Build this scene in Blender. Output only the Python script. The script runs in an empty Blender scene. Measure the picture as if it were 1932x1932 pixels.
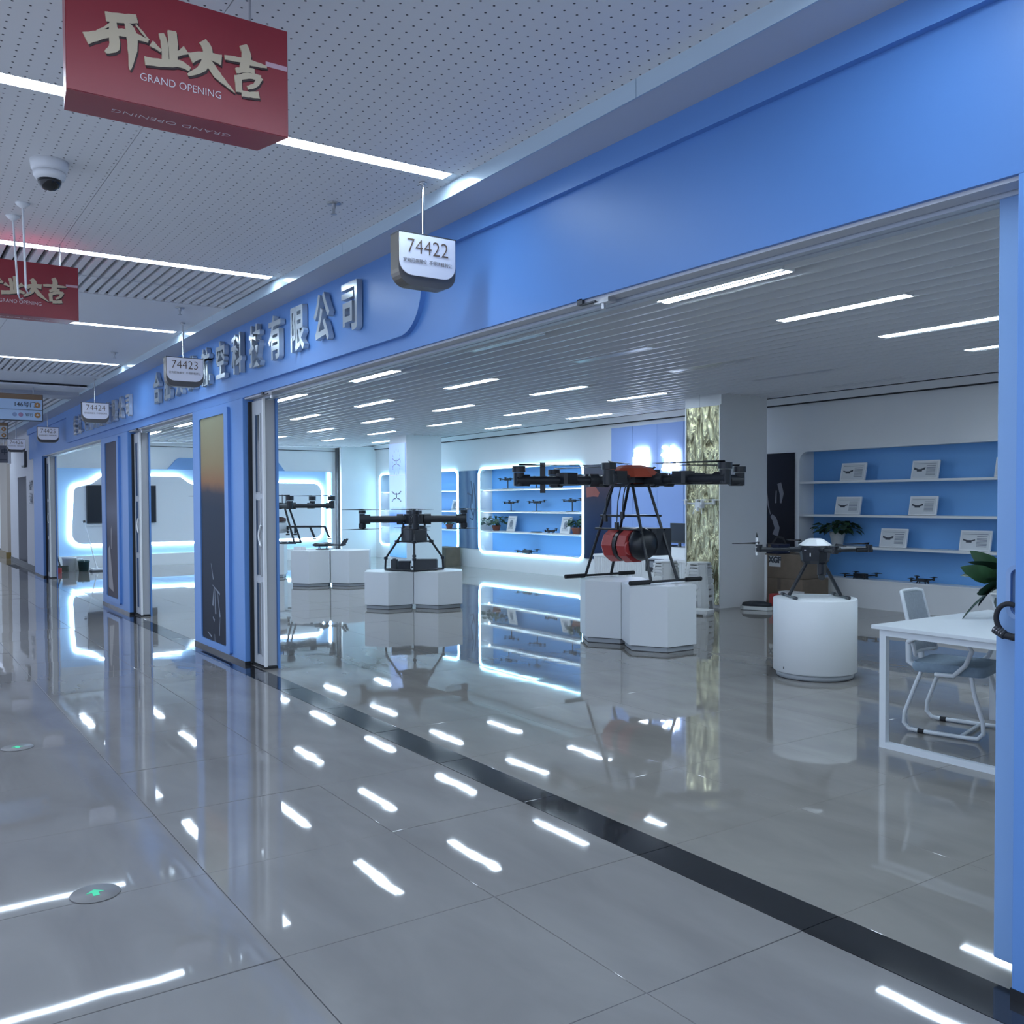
import bpy, bmesh, math, random
from mathutils import Vector, Matrix, Quaternion

# ------------------------------------------------------------------ camera, world, exposure
SC = bpy.context.scene
COL = SC.collection
PI = math.pi
random.seed(7)

PPX, PPY, HC = 966.0, 988.0, 1.60
FPX = math.sqrt(1201 * 2594 - (951 - PPY) * (934 - PPY))
_d1 = Vector((-235 - PPX, -(951 - PPY), FPX)).normalized()     # along the shop front, away
_d2 = Vector((3560 - PPX, -(934 - PPY), FPX)).normalized()     # into the shop
_ax, _ay = -_d1, _d2
_az = _ax.cross(_ay)
if _az.y < 0:
    _az = -_az
cam_d = bpy.data.cameras.new('camera')
cam = bpy.data.objects.new('camera', cam_d)
COL.objects.link(cam)
cam_d.sensor_width = 36.0
cam_d.lens = FPX / 1932 * 36.0
cam_d.shift_y = (PPY - 966) / 1932
cam_d.clip_end = 300
right = Vector((_ax.x, _ay.x, _az.x)); up = Vector((_ax.y, _ay.y, _az.y)); fwd = Vector((_ax.z, _ay.z, _az.z))
cam.matrix_world = Matrix(((right.x, up.x, -fwd.x, 0), (right.y, up.y, -fwd.y, 0), (right.z, up.z, -fwd.z, HC), (0, 0, 0, 1)))
SC.camera = cam

world = bpy.data.worlds.new('world'); SC.world = world
world.use_nodes = True
world.node_tree.nodes['Background'].inputs[0].default_value = (0.62, 0.74, 1.0, 1)
world.node_tree.nodes['Background'].inputs[1].default_value = 0.95
SC.view_settings.view_transform = 'Standard'
SC.view_settings.look = 'None'
SC.view_settings.gamma = 1.0
SC.view_settings.use_curve_mapping = False
SC.view_settings.exposure = 0.45
SC.cycles.max_bounces = 6
SC.cycles.diffuse_bounces = 4
SC.cycles.glossy_bounces = 3
SC.cycles.transmission_bounces = 2
SC.cycles.sample_clamp_indirect = 6.0
SC.cycles.caustics_reflective = False
SC.cycles.caustics_refractive = False
SC.cycles.use_denoising = True
SC.cycles.use_light_tree = False
SC.cycles.use_adaptive_sampling = True
SC.cycles.adaptive_threshold = 0.03

LAMP = 27.0            # radiance of the ceiling tubes
LAMPC = (0.68, 0.84, 1.0)

# ------------------------------------------------------------------ materials
MATS = {}
def lin(r, g, b):
    f = lambda c: (c / 255 / 12.92) if c / 255 <= 0.04045 else ((c / 255 + 0.055) / 1.055) ** 2.4
    return (f(r), f(g), f(b))
def mat(name, col, rough=0.5, metal=0.0, emit=None, es=0.0, noise=0.0, nscale=8.0, bump=0.0, bscale=20.0, spec=0.5, coat=0.0, alpha=1.0, trans=0.0):
    if name in MATS: return MATS[name]
    m = bpy.data.materials.new(name); m.use_nodes = True
    nt = m.node_tree; b = nt.nodes['Principled BSDF']
    b.inputs['Base Color'].default_value = (*col, 1)
    b.inputs['Roughness'].default_value = rough
    b.inputs['Metallic'].default_value = metal
    b.inputs['Specular IOR Level'].default_value = spec
    b.inputs['Coat Weight'].default_value = coat
    b.inputs['Transmission Weight'].default_value = trans
    if emit:
        b.inputs['Emission Color'].default_value = (*emit, 1); b.inputs['Emission Strength'].default_value = es
    geo = nt.nodes.new('ShaderNodeTexCoord')
    if noise > 0:
        n = nt.nodes.new('ShaderNodeTexNoise'); n.inputs['Scale'].default_value = nscale; n.inputs['Detail'].default_value = 4
        nt.links.new(geo.outputs['Object'], n.inputs['Vector'])
        r = nt.nodes.new('ShaderNodeMapRange'); r.inputs[3].default_value = 1 - noise; r.inputs[4].default_value = 1 + noise
        r.inputs[1].default_value = .25; r.inputs[2].default_value = .75
        nt.links.new(n.outputs['Fac'], r.inputs[0])
        v = nt.nodes.new('ShaderNodeVectorMath'); v.operation = 'SCALE'; v.inputs[0].default_value = col
        nt.links.new(r.outputs[0], v.inputs['Scale']); nt.links.new(v.outputs[0], b.inputs['Base Color'])
    if bump > 0:
        n2 = nt.nodes.new('ShaderNodeTexNoise'); n2.inputs['Scale'].default_value = bscale; n2.inputs['Detail'].default_value = 2
        nt.links.new(geo.outputs['Object'], n2.inputs['Vector'])
        bp = nt.nodes.new('ShaderNodeBump'); bp.inputs['Distance'].default_value = bump; bp.inputs['Strength'].default_value = 1
        nt.links.new(n2.outputs['Fac'], bp.inputs['Height']); nt.links.new(bp.outputs[0], b.inputs['Normal'])
    if emit and es < 1.0: m.cycles.emission_sampling = 'NONE'
    MATS[name] = m
    return m

WHITE = mat('white_paint', (.84, .85, .86), .55, noise=.015, nscale=2)
CEILW = mat('ceiling_white', (.80, .81, .83), .6)
BLUE = mat('blue_facade', (.098, .242, .57), .42, noise=.03, nscale=1.5)
BLUE2 = mat('blue_facade_board', (.125, .28, .62), .38, noise=.02, nscale=1.5)
TRACK = mat('track_aluminium', (.55, .60, .68), .4, metal=.3)
FASCIA = mat('fascia_gloss', (.50, .62, .72), .2, metal=.0)
SOFFIT = mat('soffit_grey', (.56, .58, .63), .6)
LIGHT = mat('light_tube', (1, 1, 1), .5, emit=LAMPC, es=LAMP)
LIGHTOFF = mat('light_off', (.55, .57, .6), .3)
LED = mat('led_white', (1, 1, 1), .5, emit=(.66, .86, 1.0), es=20.0)
LEDC = mat('led_cyan', (1, 1, 1), .5, emit=(.33, .74, 1.0), es=8.0)
NICHEB = mat('niche_blue', (.18, .44, .84), .5)
SHELFW = mat('shelf_white', (.85, .86, .87), .4)
BLACK = mat('drone_black', (.018, .022, .03), .45, noise=.2, nscale=20)
BLACK2 = mat('carbon_black', (.012, .015, .021), .3)
DGREY = mat('dark_grey', (.05, .055, .065), .5)
RUBBER = mat('rubber', (.015, .016, .02), .7)
ORANGE = mat('orange_shell', (.50, .085, .045), .4)
REDT = mat('red_tank', (.45, .05, .05), .35)
METAL = mat('brushed_metal', (.55, .56, .58), .28, metal=.9)
CHROME = mat('chrome', (.75, .75, .75), .12, metal=1.0)
LETTER = mat('letter_steel', (.56, .62, .66), .2, metal=.35)
BRONZE = mat('bronze_case', (.16, .145, .13), .35, metal=.5)
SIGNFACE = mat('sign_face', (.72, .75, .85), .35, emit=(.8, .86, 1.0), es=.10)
BROWNINK = mat('brown_ink', (.13, .085, .06), .6)
GREYINK = mat('grey_ink', (.20, .20, .22), .6)
RED = mat('sign_red', (.30, .022, .035), .32, noise=.1, nscale=3)
GOLDINK = mat('gold_print', (.62, .50, .34), .4)
INKSH = mat('shadow_ink', (.03, .01, .012), .5)
WHITEINK = mat('white_ink', (.8, .74, .76), .5)
CARD = mat('cardboard', (.20, .155, .115), .8, noise=.12, nscale=6)
CARDD = mat('cardboard_tape', (.14, .11, .085), .6)
PLASTW = mat('white_plastic', (.74, .75, .74), .4)
LEAF = mat('leaf_green', (.016, .050, .030), .4, noise=.3, nscale=12)
LEAF2 = mat('leaf_light', (.045, .11, .05), .4, noise=.3, nscale=12)
TERRA = mat('pot_red', (.30, .09, .06), .6)
PAPER = mat('paper', (.72, .74, .76), .6)
INK = mat('ink', (.06, .07, .09), .6)
INK2 = mat('ink_light', (.25, .28, .33), .6)
SCREEN = mat('screen_dark', (.02, .027, .038), .18)
MESHF = mat('mesh_fabric', (.33, .37, .42), .75, noise=.1, nscale=60)
SEATF = mat('seat_fabric', (.24, .32, .40), .8, noise=.08, nscale=40)
FRAMEW = mat('white_tube', (.70, .74, .78), .3)
DOORF = mat('door_aluminium', (.48, .50, .53), .4, metal=.15)
DOORG = mat('door_glass', (.03, .04, .05), .08)
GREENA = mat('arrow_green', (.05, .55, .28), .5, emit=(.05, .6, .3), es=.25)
DECAL = mat('decal_grey', (.18, .17, .17), .35)
GROUT = mat('grout', (.055, .058, .065), .8)
GREYW = mat('grey_wall', (.52, .53, .57), .6)
DARKW = mat('dark_recess', (.03, .03, .035), .7)
DARKD = mat('dark_door', (.11, .115, .12), .6)
TANW = mat('tan_stone', (.42, .38, .33), .5)
SIGNB = mat('gate_sign_blue', (.36, .52, .74), .4, emit=(.5, .68, 1.0), es=.05)
BAND = mat('gate_sign_band', (.30, .19, .11), .5)
ORNG2 = mat('round_orange', (.50, .26, .10), .5)
GLOWT = mat('letter_glow', (1, 1, 1), .5, emit=(.85, .93, 1.0), es=10.0)
POST_RED = mat('box_red', (.42, .05, .05), .6)
NAVY = mat('navy_bag', (.02, .03, .075), .7)
WATER = mat('bucket_white', (.84, .86, .87), .35)
GREENB = mat('bucket_green', (.03, .075, .075), .4)

def nodes(m): return m.node_tree.nodes, m.node_tree.links, m.node_tree.nodes['Principled BSDF']

def floor_mat(name, base, rough, wave, vein=.12):
    m = mat(name, base, rough); N, L, b = nodes(m)
    geo = N.new('ShaderNodeNewGeometry')
    n = N.new('ShaderNodeTexNoise'); n.inputs['Scale'].default_value = 1.3; n.inputs['Detail'].default_value = 4; n.inputs['Distortion'].default_value = .5
    mp = N.new('ShaderNodeMapping'); mp.inputs['Scale'].default_value = (1, 2.6, 1); mp.inputs['Rotation'].default_value = (0, 0, .5)
    L.new(geo.outputs['Position'], mp.inputs[0]); L.new(mp.outputs[0], n.inputs['Vector'])
    r = N.new('ShaderNodeMapRange'); r.inputs[1].default_value = .3; r.inputs[2].default_value = .7; r.inputs[3].default_value = 1 - vein; r.inputs[4].default_value = 1 + vein
    L.new(n.outputs['Fac'], r.inputs[0])
    v = N.new('ShaderNodeVectorMath'); v.operation = 'SCALE'; v.inputs[0].default_value = base
    L.new(r.outputs[0], v.inputs['Scale']); L.new(v.outputs[0], b.inputs['Base Color'])
    n2 = N.new('ShaderNodeTexNoise'); n2.inputs['Scale'].default_value = 4.2; n2.inputs['Detail'].default_value = 1.0
    L.new(geo.outputs['Position'], n2.inputs['Vector'])
    bp = N.new('ShaderNodeBump'); bp.inputs['Distance'].default_value = wave; bp.inputs['Strength'].default_value = 1.0
    L.new(n2.outputs['Fac'], bp.inputs['Height']); L.new(bp.outputs[0], b.inputs['Normal'])
    return m
TILE = floor_mat('polished_tile', (.235, .222, .215), .03, .00030)
TILEIN = floor_mat('polished_tile_shop', (.25, .235, .215), .03, .00028)
STRIP = floor_mat('dark_threshold_stone', (.020, .021, .025), .06, .0003, .25)

def perf_mat():
    m = mat('perforated_panel', (.82, .82, .83), .55); N, L, b = nodes(m)
    geo = N.new('ShaderNodeNewGeometry')
    s = N.new('ShaderNodeVectorMath'); s.operation = 'SCALE'; s.inputs['Scale'].default_value = 1 / .0575
    L.new(geo.outputs['Position'], s.inputs[0])
    fr = N.new('ShaderNodeVectorMath'); fr.operation = 'FRACTION'; L.new(s.outputs[0], fr.inputs[0])
    sb = N.new('ShaderNodeVectorMath'); sb.operation = 'SUBTRACT'; sb.inputs[1].default_value = (.5, .5, 0); L.new(fr.outputs[0], sb.inputs[0])
    ml = N.new('ShaderNodeVectorMath'); ml.operation = 'MULTIPLY'; ml.inputs[1].default_value = (1, 1, 0); L.new(sb.outputs[0], ml.inputs[0])
    ln = N.new('ShaderNodeVectorMath'); ln.operation = 'LENGTH'; L.new(ml.outputs[0], ln.inputs[0])
    lt = N.new('ShaderNodeMath'); lt.operation = 'LESS_THAN'; lt.inputs[1].default_value = .085; L.new(ln.outputs['Value'], lt.inputs[0])
    mx = N.new('ShaderNodeMix'); mx.data_type = 'RGBA'; mx.inputs['A'].default_value = (.82, .82, .83, 1); mx.inputs['B'].default_value = (.045, .045, .055, 1)
    L.new(lt.outputs[0], mx.inputs['Factor']); L.new(mx.outputs['Result'], b.inputs['Base Color'])
    return m
PERF = perf_mat()

def gold_mat():
    m = mat('gold_foil', (.78, .68, .36), .16, metal=1.0); N, L, b = nodes(m)
    tc = N.new('ShaderNodeTexCoord')
    mp = N.new('ShaderNodeMapping'); mp.inputs['Scale'].default_value = (6, 6, 1.9); L.new(tc.outputs['Object'], mp.inputs[0])
    n = N.new('ShaderNodeTexNoise'); n.inputs['Scale'].default_value = 1.6; n.inputs['Detail'].default_value = 6; n.inputs['Distortion'].default_value = 1.2
    L.new(mp.outputs[0], n.inputs['Vector'])
    bp = N.new('ShaderNodeBump'); bp.inputs['Distance'].default_value = .09; bp.inputs['Strength'].default_value = 1
    L.new(n.outputs['Fac'], bp.inputs['Height']); L.new(bp.outputs[0], b.inputs['Normal'])
    r = N.new('ShaderNodeValToRGB'); r.color_ramp.elements[0].position = .35; r.color_ramp.elements[0].color = (.16, .14, .07, 1)
    r.color_ramp.elements[1].position = .62; r.color_ramp.elements[1].color = (.86, .80, .50, 1)
    L.new(n.outputs['Fac'], r.inputs[0]); L.new(r.outputs[0], b.inputs['Base Color'])
    return m
GOLD = gold_mat()

def ramp_print(name, axis, stops, lo, hi, emit=0.0, noise=.0, nsc=3.0):
    """a printed picture: colour bands along one object axis, broken up by noise"""
    m = mat(name, (.5, .5, .5), .6, spec=.12); N, L, b = nodes(m)
    tc = N.new('ShaderNodeTexCoord'); sp = N.new('ShaderNodeSeparateXYZ'); L.new(tc.outputs['Object'], sp.inputs[0])
    n = N.new('ShaderNodeTexNoise'); n.inputs['Scale'].default_value = nsc; n.inputs['Detail'].default_value = 5; L.new(tc.outputs['Object'], n.inputs['Vector'])
    a = N.new('ShaderNodeMath'); a.operation = 'MULTIPLY_ADD'; a.inputs[1].default_value = noise; L.new(n.outputs['Fac'], a.inputs[0]); L.new(sp.outputs[axis], a.inputs[2])
    r = N.new('ShaderNodeMapRange'); r.inputs[1].default_value = lo + noise * .5; r.inputs[2].default_value = hi + noise * .5; L.new(a.outputs[0], r.inputs[0])
    cr = N.new('ShaderNodeValToRGB'); L.new(r.outputs[0], cr.inputs[0])
    els = cr.color_ramp.elements
    while len(els) < len(stops): els.new(.5)
    for e, (p, c) in zip(els, stops): e.position = p; e.color = (*c, 1)
    L.new(cr.outputs[0], b.inputs['Base Color'])
    if emit:
        L.new(cr.outputs[0], b.inputs['Emission Color']); b.inputs['Emission Strength'].default_value = emit
        m.cycles.emission_sampling = 'NONE'
    return m

# ------------------------------------------------------------------ mesh helpers
class MB:
    def __init__(s): s.v = []; s.f = []; s.sm = []
    def add(s, vs, fs, smooth=False):
        o = len(s.v); s.v += [tuple(v) for v in vs]; s.f += [tuple(i + o for i in f) for f in fs]; s.sm += [smooth] * len(fs); return s
    def box(s, x0, x1, y0, y1, z0, z1):
        return s.add([(x0, y0, z0), (x1, y0, z0), (x1, y1, z0), (x0, y1, z0), (x0, y0, z1), (x1, y0, z1), (x1, y1, z1), (x0, y1, z1)],
                     [(0, 3, 2, 1), (4, 5, 6, 7), (0, 1, 5, 4), (1, 2, 6, 5), (2, 3, 7, 6), (3, 0, 4, 7)])
    def cbox(s, c, d, b=0.0):
        x, y, z = c; a, e, h = d[0] / 2, d[1] / 2, d[2] / 2
        if b <= 0: return s.box(x - a, x + a, y - e, y + e, z - h, z + h)
        pts = [(x - a + b, y - e), (x + a - b, y - e), (x + a, y - e + b), (x + a, y + e - b), (x + a - b, y + e), (x - a + b, y + e), (x - a, y + e - b), (x - a, y - e + b)]
        return s.prism(pts, z - h, z + h)
    def prism(s, pts, z0, z1, top=1.0, c=None):
        n = len(pts); c = c or (sum(p[0] for p in pts) / n, sum(p[1] for p in pts) / n)
        vs = [(p[0], p[1], z0) for p in pts] + [(c[0] + (p[0] - c[0]) * top, c[1] + (p[1] - c[1]) * top, z1) for p in pts]
        fs = [tuple(range(n - 1, -1, -1)), tuple(range(n, 2 * n))] + [(i, (i + 1) % n, n + (i + 1) % n, n + i) for i in range(n)]
        return s.add(vs, fs)
    def plate(s, pts, axis, a, b):
        """polygon in the plane normal to axis, given as the two other coords (in xyz order), from a to b"""
        n = len(pts)
        def P(p, t): return (t, p[0], p[1]) if axis == 0 else (p[0], t, p[1]) if axis == 1 else (p[0], p[1], t)
        vs = [P(p, a) for p in pts] + [P(p, b) for p in pts]
        fs = [tuple(range(n - 1, -1, -1)), tuple(range(n, 2 * n))] + [(i, (i + 1) % n, n + (i + 1) % n, n + i) for i in range(n)]
        return s.add(vs, fs)
    def cyl(s, p0, p1, r0, r1=None, n=12, cap=True, smooth=True):
        r1 = r0 if r1 is None else r1
        p0 = Vector(p0); p1 = Vector(p1); d = (p1 - p0).normalized()
        q = d.to_track_quat('Z', 'Y'); a = q @ Vector((1, 0, 0)); b = q @ Vector((0, 1, 0))
        vs = []
        for p, r in ((p0, r0), (p1, r1)):
            for i in range(n):
                t = 2 * PI * i / n; vs.append(p + a * r * math.cos(t) + b * r * math.sin(t))
        s.add(vs, [(i, (i + 1) % n, n + (i + 1) % n, n + i) for i in range(n)], smooth)
        if cap: s.add(vs, [tuple(range(n - 1, -1, -1)), tuple(range(n, 2 * n))])
        return s
    def tube(s, path, r, n=8, closed=False):
        P = [Vector(p) for p in path]; m = len(P); rings = []
        prev = None
        for i in range(m):
            if closed: d = (P[(i + 1) % m] - P[i - 1]).normalized()
            else: d = (P[min(i + 1, m - 1)] - P[max(i - 1, 0)]).normalized()
            if prev is None:
                a = d.orthogonal().normalized()
            else:
                a = (prev - d * prev.dot(d)).normalized()
            prev = a; b = d.cross(a)
            rr = r[i] if isinstance(r, (list, tuple)) else r
            rings.append([P[i] + (a * math.cos(2 * PI * k / n) + b * math.sin(2 * PI * k / n)) * rr for k in range(n)])
        vs = [v for R_ in rings for v in R_]
        fs = []
        for i in range(m if closed else m - 1):
            j = (i + 1) % m
            for k in range(n): fs.append((i * n + k, i * n + (k + 1) % n, j * n + (k + 1) % n, j * n + k))
        s.add(vs, fs, True)
        if not closed: s.add([*rings[0], *rings[-1]], [tuple(range(n - 1, -1, -1)), tuple(range(n, 2 * n))])
        return s
    def lathe(s, prof, c=(0, 0), n=24, smooth=True):
        vs = []; m = len(prof)
        for r, z in prof:
            for i in range(n): t = 2 * PI * i / n; vs.append((c[0] + r * math.cos(t), c[1] + r * math.sin(t), z))
        fs = [(j * n + i, j * n + (i + 1) % n, (j + 1) * n + (i + 1) % n, (j + 1) * n + i) for j in range(m - 1) for i in range(n)]
        s.add(vs, fs, smooth)
        s.add([vs[i] for i in range(n)] + [vs[(m - 1) * n + i] for i in range(n)], [tuple(range(n - 1, -1, -1)), tuple(range(n, 2 * n))])
        return s
    def rect(s, pts): return s.add(pts, [tuple(range(len(pts)))])
    def ribbon(s, path, depth, to3, d0=0.0):
        """brush stroke: path of (x, y, width); to3 maps (u, v, out) to 3-D"""
        L_, R_ = [], []
        for i, (x, y, w) in enumerate(path):
            a = path[max(i - 1, 0)]; b = path[min(i + 1, len(path) - 1)]
            dx, dy = b[0] - a[0], b[1] - a[1]; l = math.hypot(dx, dy) or 1
            nx, ny = -dy / l * w / 2, dx / l * w / 2
            L_.append((x + nx, y + ny)); R_.append((x - nx, y - ny))
        n = len(path); pts = L_ + R_[::-1]; k = len(pts)
        vs = [to3(u, v, d0) for u, v in pts] + [to3(u, v, d0 + depth) for u, v in pts]
        fs = []
        for i in range(n - 1):
            fs.append((k + i, k + i + 1, k + k - 2 - i, k + k - 1 - i))
        fs += [(i, (i + 1) % k, k + (i + 1) % k, k + i) for i in range(k)]
        return s.add(vs, fs)
    def build(s, name, m, parent=None, loc=None, bevel=0.0):
        me = bpy.data.meshes.new(name); me.from_pydata(s.v, [], s.f)
        for p, q in zip(me.polygons, s.sm): p.use_smooth = q
        me.materials.append(m)
        bm = bmesh.new(); bm.from_mesh(me); bmesh.ops.recalc_face_normals(bm, faces=bm.faces[:]); bm.to_mesh(me); bm.free()
        me.update()
        o = bpy.data.objects.new(name, me); COL.objects.link(o)
        if parent: o.parent = parent
        if loc: o.location = loc
        if bevel:
            md = o.modifiers.new('bevel', 'BEVEL'); md.width = bevel; md.segments = 2; md.limit_method = 'ANGLE'
        return o

def tag(o, label=None, cat=None, group=None, kind=None):
    if label: o['label'] = label
    if cat: o['category'] = cat
    if group: o['group'] = group
    if kind: o['kind'] = kind
    return o
def thing(name, label, cat, loc=(0, 0, 0), rz=0.0, group=None):
    o = bpy.data.objects.new(name, None); COL.objects.link(o); o.empty_display_size = .1
    o.location = loc; o.rotation_euler = (0, 0, rz)
    return tag(o, label, cat, group)
def struct(o, label=None): return tag(o, label, None, None, 'structure')
def dup(root, loc=None, rz=None, label=None, parent=None):
    r = root.copy(); COL.objects.link(r); r.parent = parent
    if loc is not None: r.location = loc
    if rz is not None: r.rotation_euler = (0, 0, rz)
    if label: r['label'] = label
    for c in list(root.children): dup(c, parent=r)
    return r
def B(*a): return MB().box(*a)

_txt = {}
def text_mesh(body, size, extrude=.002, offset=0.0, align='CENTER', res=3):
    c = bpy.data.curves.new('t', 'FONT'); c.body = body; c.size = size; c.extrude = extrude; c.offset = offset
    c.align_x = align; c.align_y = 'CENTER'; c.resolution_u = res
    o = bpy.data.objects.new('t', c); COL.objects.link(o)
    dg = bpy.context.evaluated_depsgraph_get(); dg.update()
    me = bpy.data.meshes.new_from_object(o.evaluated_get(dg))
    bpy.data.objects.remove(o); bpy.data.curves.remove(c)
    me.materials.clear()
    return me
FACE_CAM = Matrix(((1, 0, 0), (0, 0, -1), (0, 1, 0)))     # text x -> +X, y -> +Z, front faces -Y
FACE_X = Matrix(((0, 0, 1), (1, 0, 0), (0, 1, 0)))        # text x -> +Y, y -> +Z, front faces +X
def text(body, size, m, parent, loc, face, name='lettering', extrude=.002, offset=0.0, sx=1.0, sy=None, align='CENTER', res=3):
    me = text_mesh(body, size, extrude, offset, align, res); me.materials.append(m)
    M = face.to_4x4() @ Matrix.Diagonal((sx, sy or 1.0, 1, 1))
    me.transform(M)
    o = bpy.data.objects.new(name, me); COL.objects.link(o); o.location = loc
    if parent: o.parent = parent
    return o

def rrect(x0, x1, z0, z1, r, n=6, corners=(1, 1, 1, 1)):
    """rounded rectangle, corners bl, br, tr, tl"""
    out = []
    for (cx, cz, a0, on) in ((x0 + r, z0 + r, PI, corners[0]), (x1 - r, z0 + r, 1.5 * PI, corners[1]), (x1 - r, z1 - r, 0, corners[2]), (x0 + r, z1 - r, .5 * PI, corners[3])):
        if on:
            for i in range(n + 1): t = a0 + i / n * PI / 2; out.append((cx + r * math.cos(t), cz + r * math.sin(t)))
        else:
            t = a0 + PI / 4; out.append((cx + (r if math.cos(t) > 0 else -r), cz + (r if math.sin(t) > 0 else -r)))
    return out
def bridge(mb, A, Bp, f3a, f3b):
    n = len(A); vs = [f3a(p) for p in A] + [f3b(p) for p in Bp]
    mb.add(vs, [(i, (i + 1) % n, n + (i + 1) % n, n + i) for i in range(n)]); return mb

# ------------------------------------------------------------------ floor
YF = 2.98                    # shop front plane
YB = 12.03                   # back wall plane
XE = -25.0                   # shop end wall
ZI = 3.20                    # shop ceiling
ZC = 3.38                    # corridor ceiling
TX0, TP = -2.24, .904

fl = struct(MB().box(-60, 8, -3.3, 12.6, -.10, -.004).build('floor', GROUT), 'polished grey tiled floor of corridor and shop')
def tile_mesh(name, w, d, m, gap=.0036):
    mb = MB(); a, b = w / 2 - gap / 2, d / 2 - gap / 2; c = .0012
    mb.prism([(-a, -b), (a, -b), (a, b), (-a, b)], -.02, -c)
    mb.prism([(-a, -b), (a, -b), (a, b), (-a, b)], -c, 0, top=1 - .0025)
    o = mb.build(name, m); me = o.data; bpy.data.objects.remove(o); return me
def put_tile(me, x, y, tilt, name='tile'):
    o = bpy.data.objects.new(name, me); COL.objects.link(o); o.parent = fl; o.location = (x, y, 0)
    o.rotation_euler = (random.gauss(0, tilt), random.gauss(0, tilt), 0)
rows = [(-1.52, -.63), (-.63, .265), (.265, 1.155), (1.155, 2.045), (2.045, 2.82)]
for (y0, y1) in rows[1:]:
    me = tile_mesh('tile', TP, y1 - y0, TILE)
    for k in range(-4, 28):
        put_tile(me, TX0 - TP * (k + .5), (y0 + y1) / 2, .0011)
me = tile_mesh('threshold_tile', TP, .215, STRIP)
for k in range(-4, 26):
    put_tile(me, TX0 - TP * (k + .5), 2.9275, .0008, 'threshold_tile')
me = tile_mesh('tile', TP * 1, .9, TILEIN, .0012)
for j in range(10):
    for k in range(-3, 26):
        put_tile(me, TX0 - TP * (k + .5), 3.035 + .45 + .9 * j, .0006)
o = MB().box(-60, TX0 - TP * 28, -1.52, 3.0, -.02, 0).box(-60, 8, -3.3, -.63, -.02, 0).box(TX0 + TP * 4, 8, -.63, 3.03, -.02, 0).box(TX0 + TP * 3, 8, 3.03, 12.1, -.02, 0).box(-60, TX0 - TP * 26, 3.0, 12.1, -.02, 0).build('tile_field', TILE, fl)
o['kind'] = 'stuff'

# ------------------------------------------------------------------ corridor ceiling
cc = struct(MB().box(-60, 8, -3.3, 2.70, ZC + .10, ZC + .2).build('ceiling', SOFFIT), 'perforated panel corridor ceiling with slatted fields and light slots')
STR = [1.13, -1.67, -4.47, -7.25, -10.10, -12.88, -29.0, -34.0, -40.0]  # the last three are added to brighten the far corridor
hw = .055
def panel(x0, x1, m=PERF, z=ZC):
    for (a, b) in ((-3.2, -.92), (-.92, 1.08), (1.08, 2.69)):
        MB().box(x0, x1, a + .002, b - .002, z, z + .02).build('ceiling_panel', m, cc)
panel(STR[0] + hw, 7.9); panel(STR[1] + hw, STR[0] - hw); panel(STR[2] + hw, STR[1] - hw); panel(STR[3] + hw, STR[2] - hw)
panel(STR[4] + hw, -8.62, CEILW); panel(STR[5] + hw, STR[4] - hw, CEILW); panel(-15.33, -14.22, CEILW)
panel(-16.05, -15.36, CEILW, ZC - .045)
def grill(x0, x1, z=ZC, pitch=.0785):
    y = 2.64
    sm = None
    while y > -.4:
        if sm is None:
            mb = MB().box(x0, x1, -.021, .021, 0, .055); ob = mb.build('ceiling_slat', CEILW, cc, (0, y, z)); sm = ob.data
        else:
            ob = bpy.data.objects.new('ceiling_slat', sm); COL.objects.link(ob); ob.parent = cc; ob.location = (0, y, z)
        y -= pitch
    MB().box(x0, x1, -3.2, 2.69, z + .085, z + .095).build('slat_backing', DARKD, cc)
    MB().box(x0, x1, -3.2, -.44, z, z + .02).build('ceiling_panel', CEILW, cc)
    for xb in (x0 + (x1 - x0) * .5,):
        MB().box(xb - .004, xb + .004, -.4, 2.68, z - .003, z + .0).build('slat_rail', SOFFIT, cc)
grill(-8.60, STR[3] - hw); grill(-14.2, STR[5] - hw); grill(-25.5, -16.6, ZC, .11)
MB().box(-16.6, -16.05, -3.2, 2.69, ZC - .1, ZC + .1).build('ceiling_beam', SOFFIT, cc)
for a_, b_ in ((-48, -40 - hw), (-40 + hw, -34 - hw), (-34 + hw, -29 - hw), (-29 + hw, -25.5)): MB().box(a_, b_, -3.2, 2.69, ZC, ZC + .02).build('ceiling_panel', CEILW, cc)
for i, x in enumerate(STR):
    t = thing('light_strip', ['recessed white light line over the near corridor floor', 'white ceiling light line before the hanging red banner box', 'white ceiling light line passing behind the first red grand opening box, beside booth sign 74422',
              'white ceiling light line bordering the first slatted ceiling field', 'white ceiling light line ending above booth sign 74423', 'white ceiling light line bordering the second slatted ceiling field', 'added far ceiling light line past the blue front', 'added far ceiling light line over the white shop wall', 'added last ceiling light line before the corridor end'][i], 'ceiling light', (x, 0, ZC))
    MB().box(-hw + .004, hw - .004, -3.1, 2.62, .008, .014).build('diffuser', LIGHT, t)
    MB().box(-hw, -hw + .004, -3.1, 2.68, 0, .04).box(hw - .004, hw, -3.1, 2.68, 0, .04).box(-hw, hw, -3.1, 2.68, .02, .04).box(-hw, hw, 2.622, 2.69, 0, .04).build('housing', METAL, t)
for x, y, lb in ((-16.66, 2.24, 'small round downlight just past the ceiling beam'),):
    t = thing('downlight', lb, 'ceiling light', (x - .15, y, ZC))
    MB().lathe([(.0, -.012), (.085, -.012), (.085, .03), (0, .03)], n=20).build('lens', LIGHT, t)
    MB().lathe([(.086, -.018), (.10, -.014), (.10, .03), (.086, .03)], n=20).build('ring', SHELFW, t)

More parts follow.
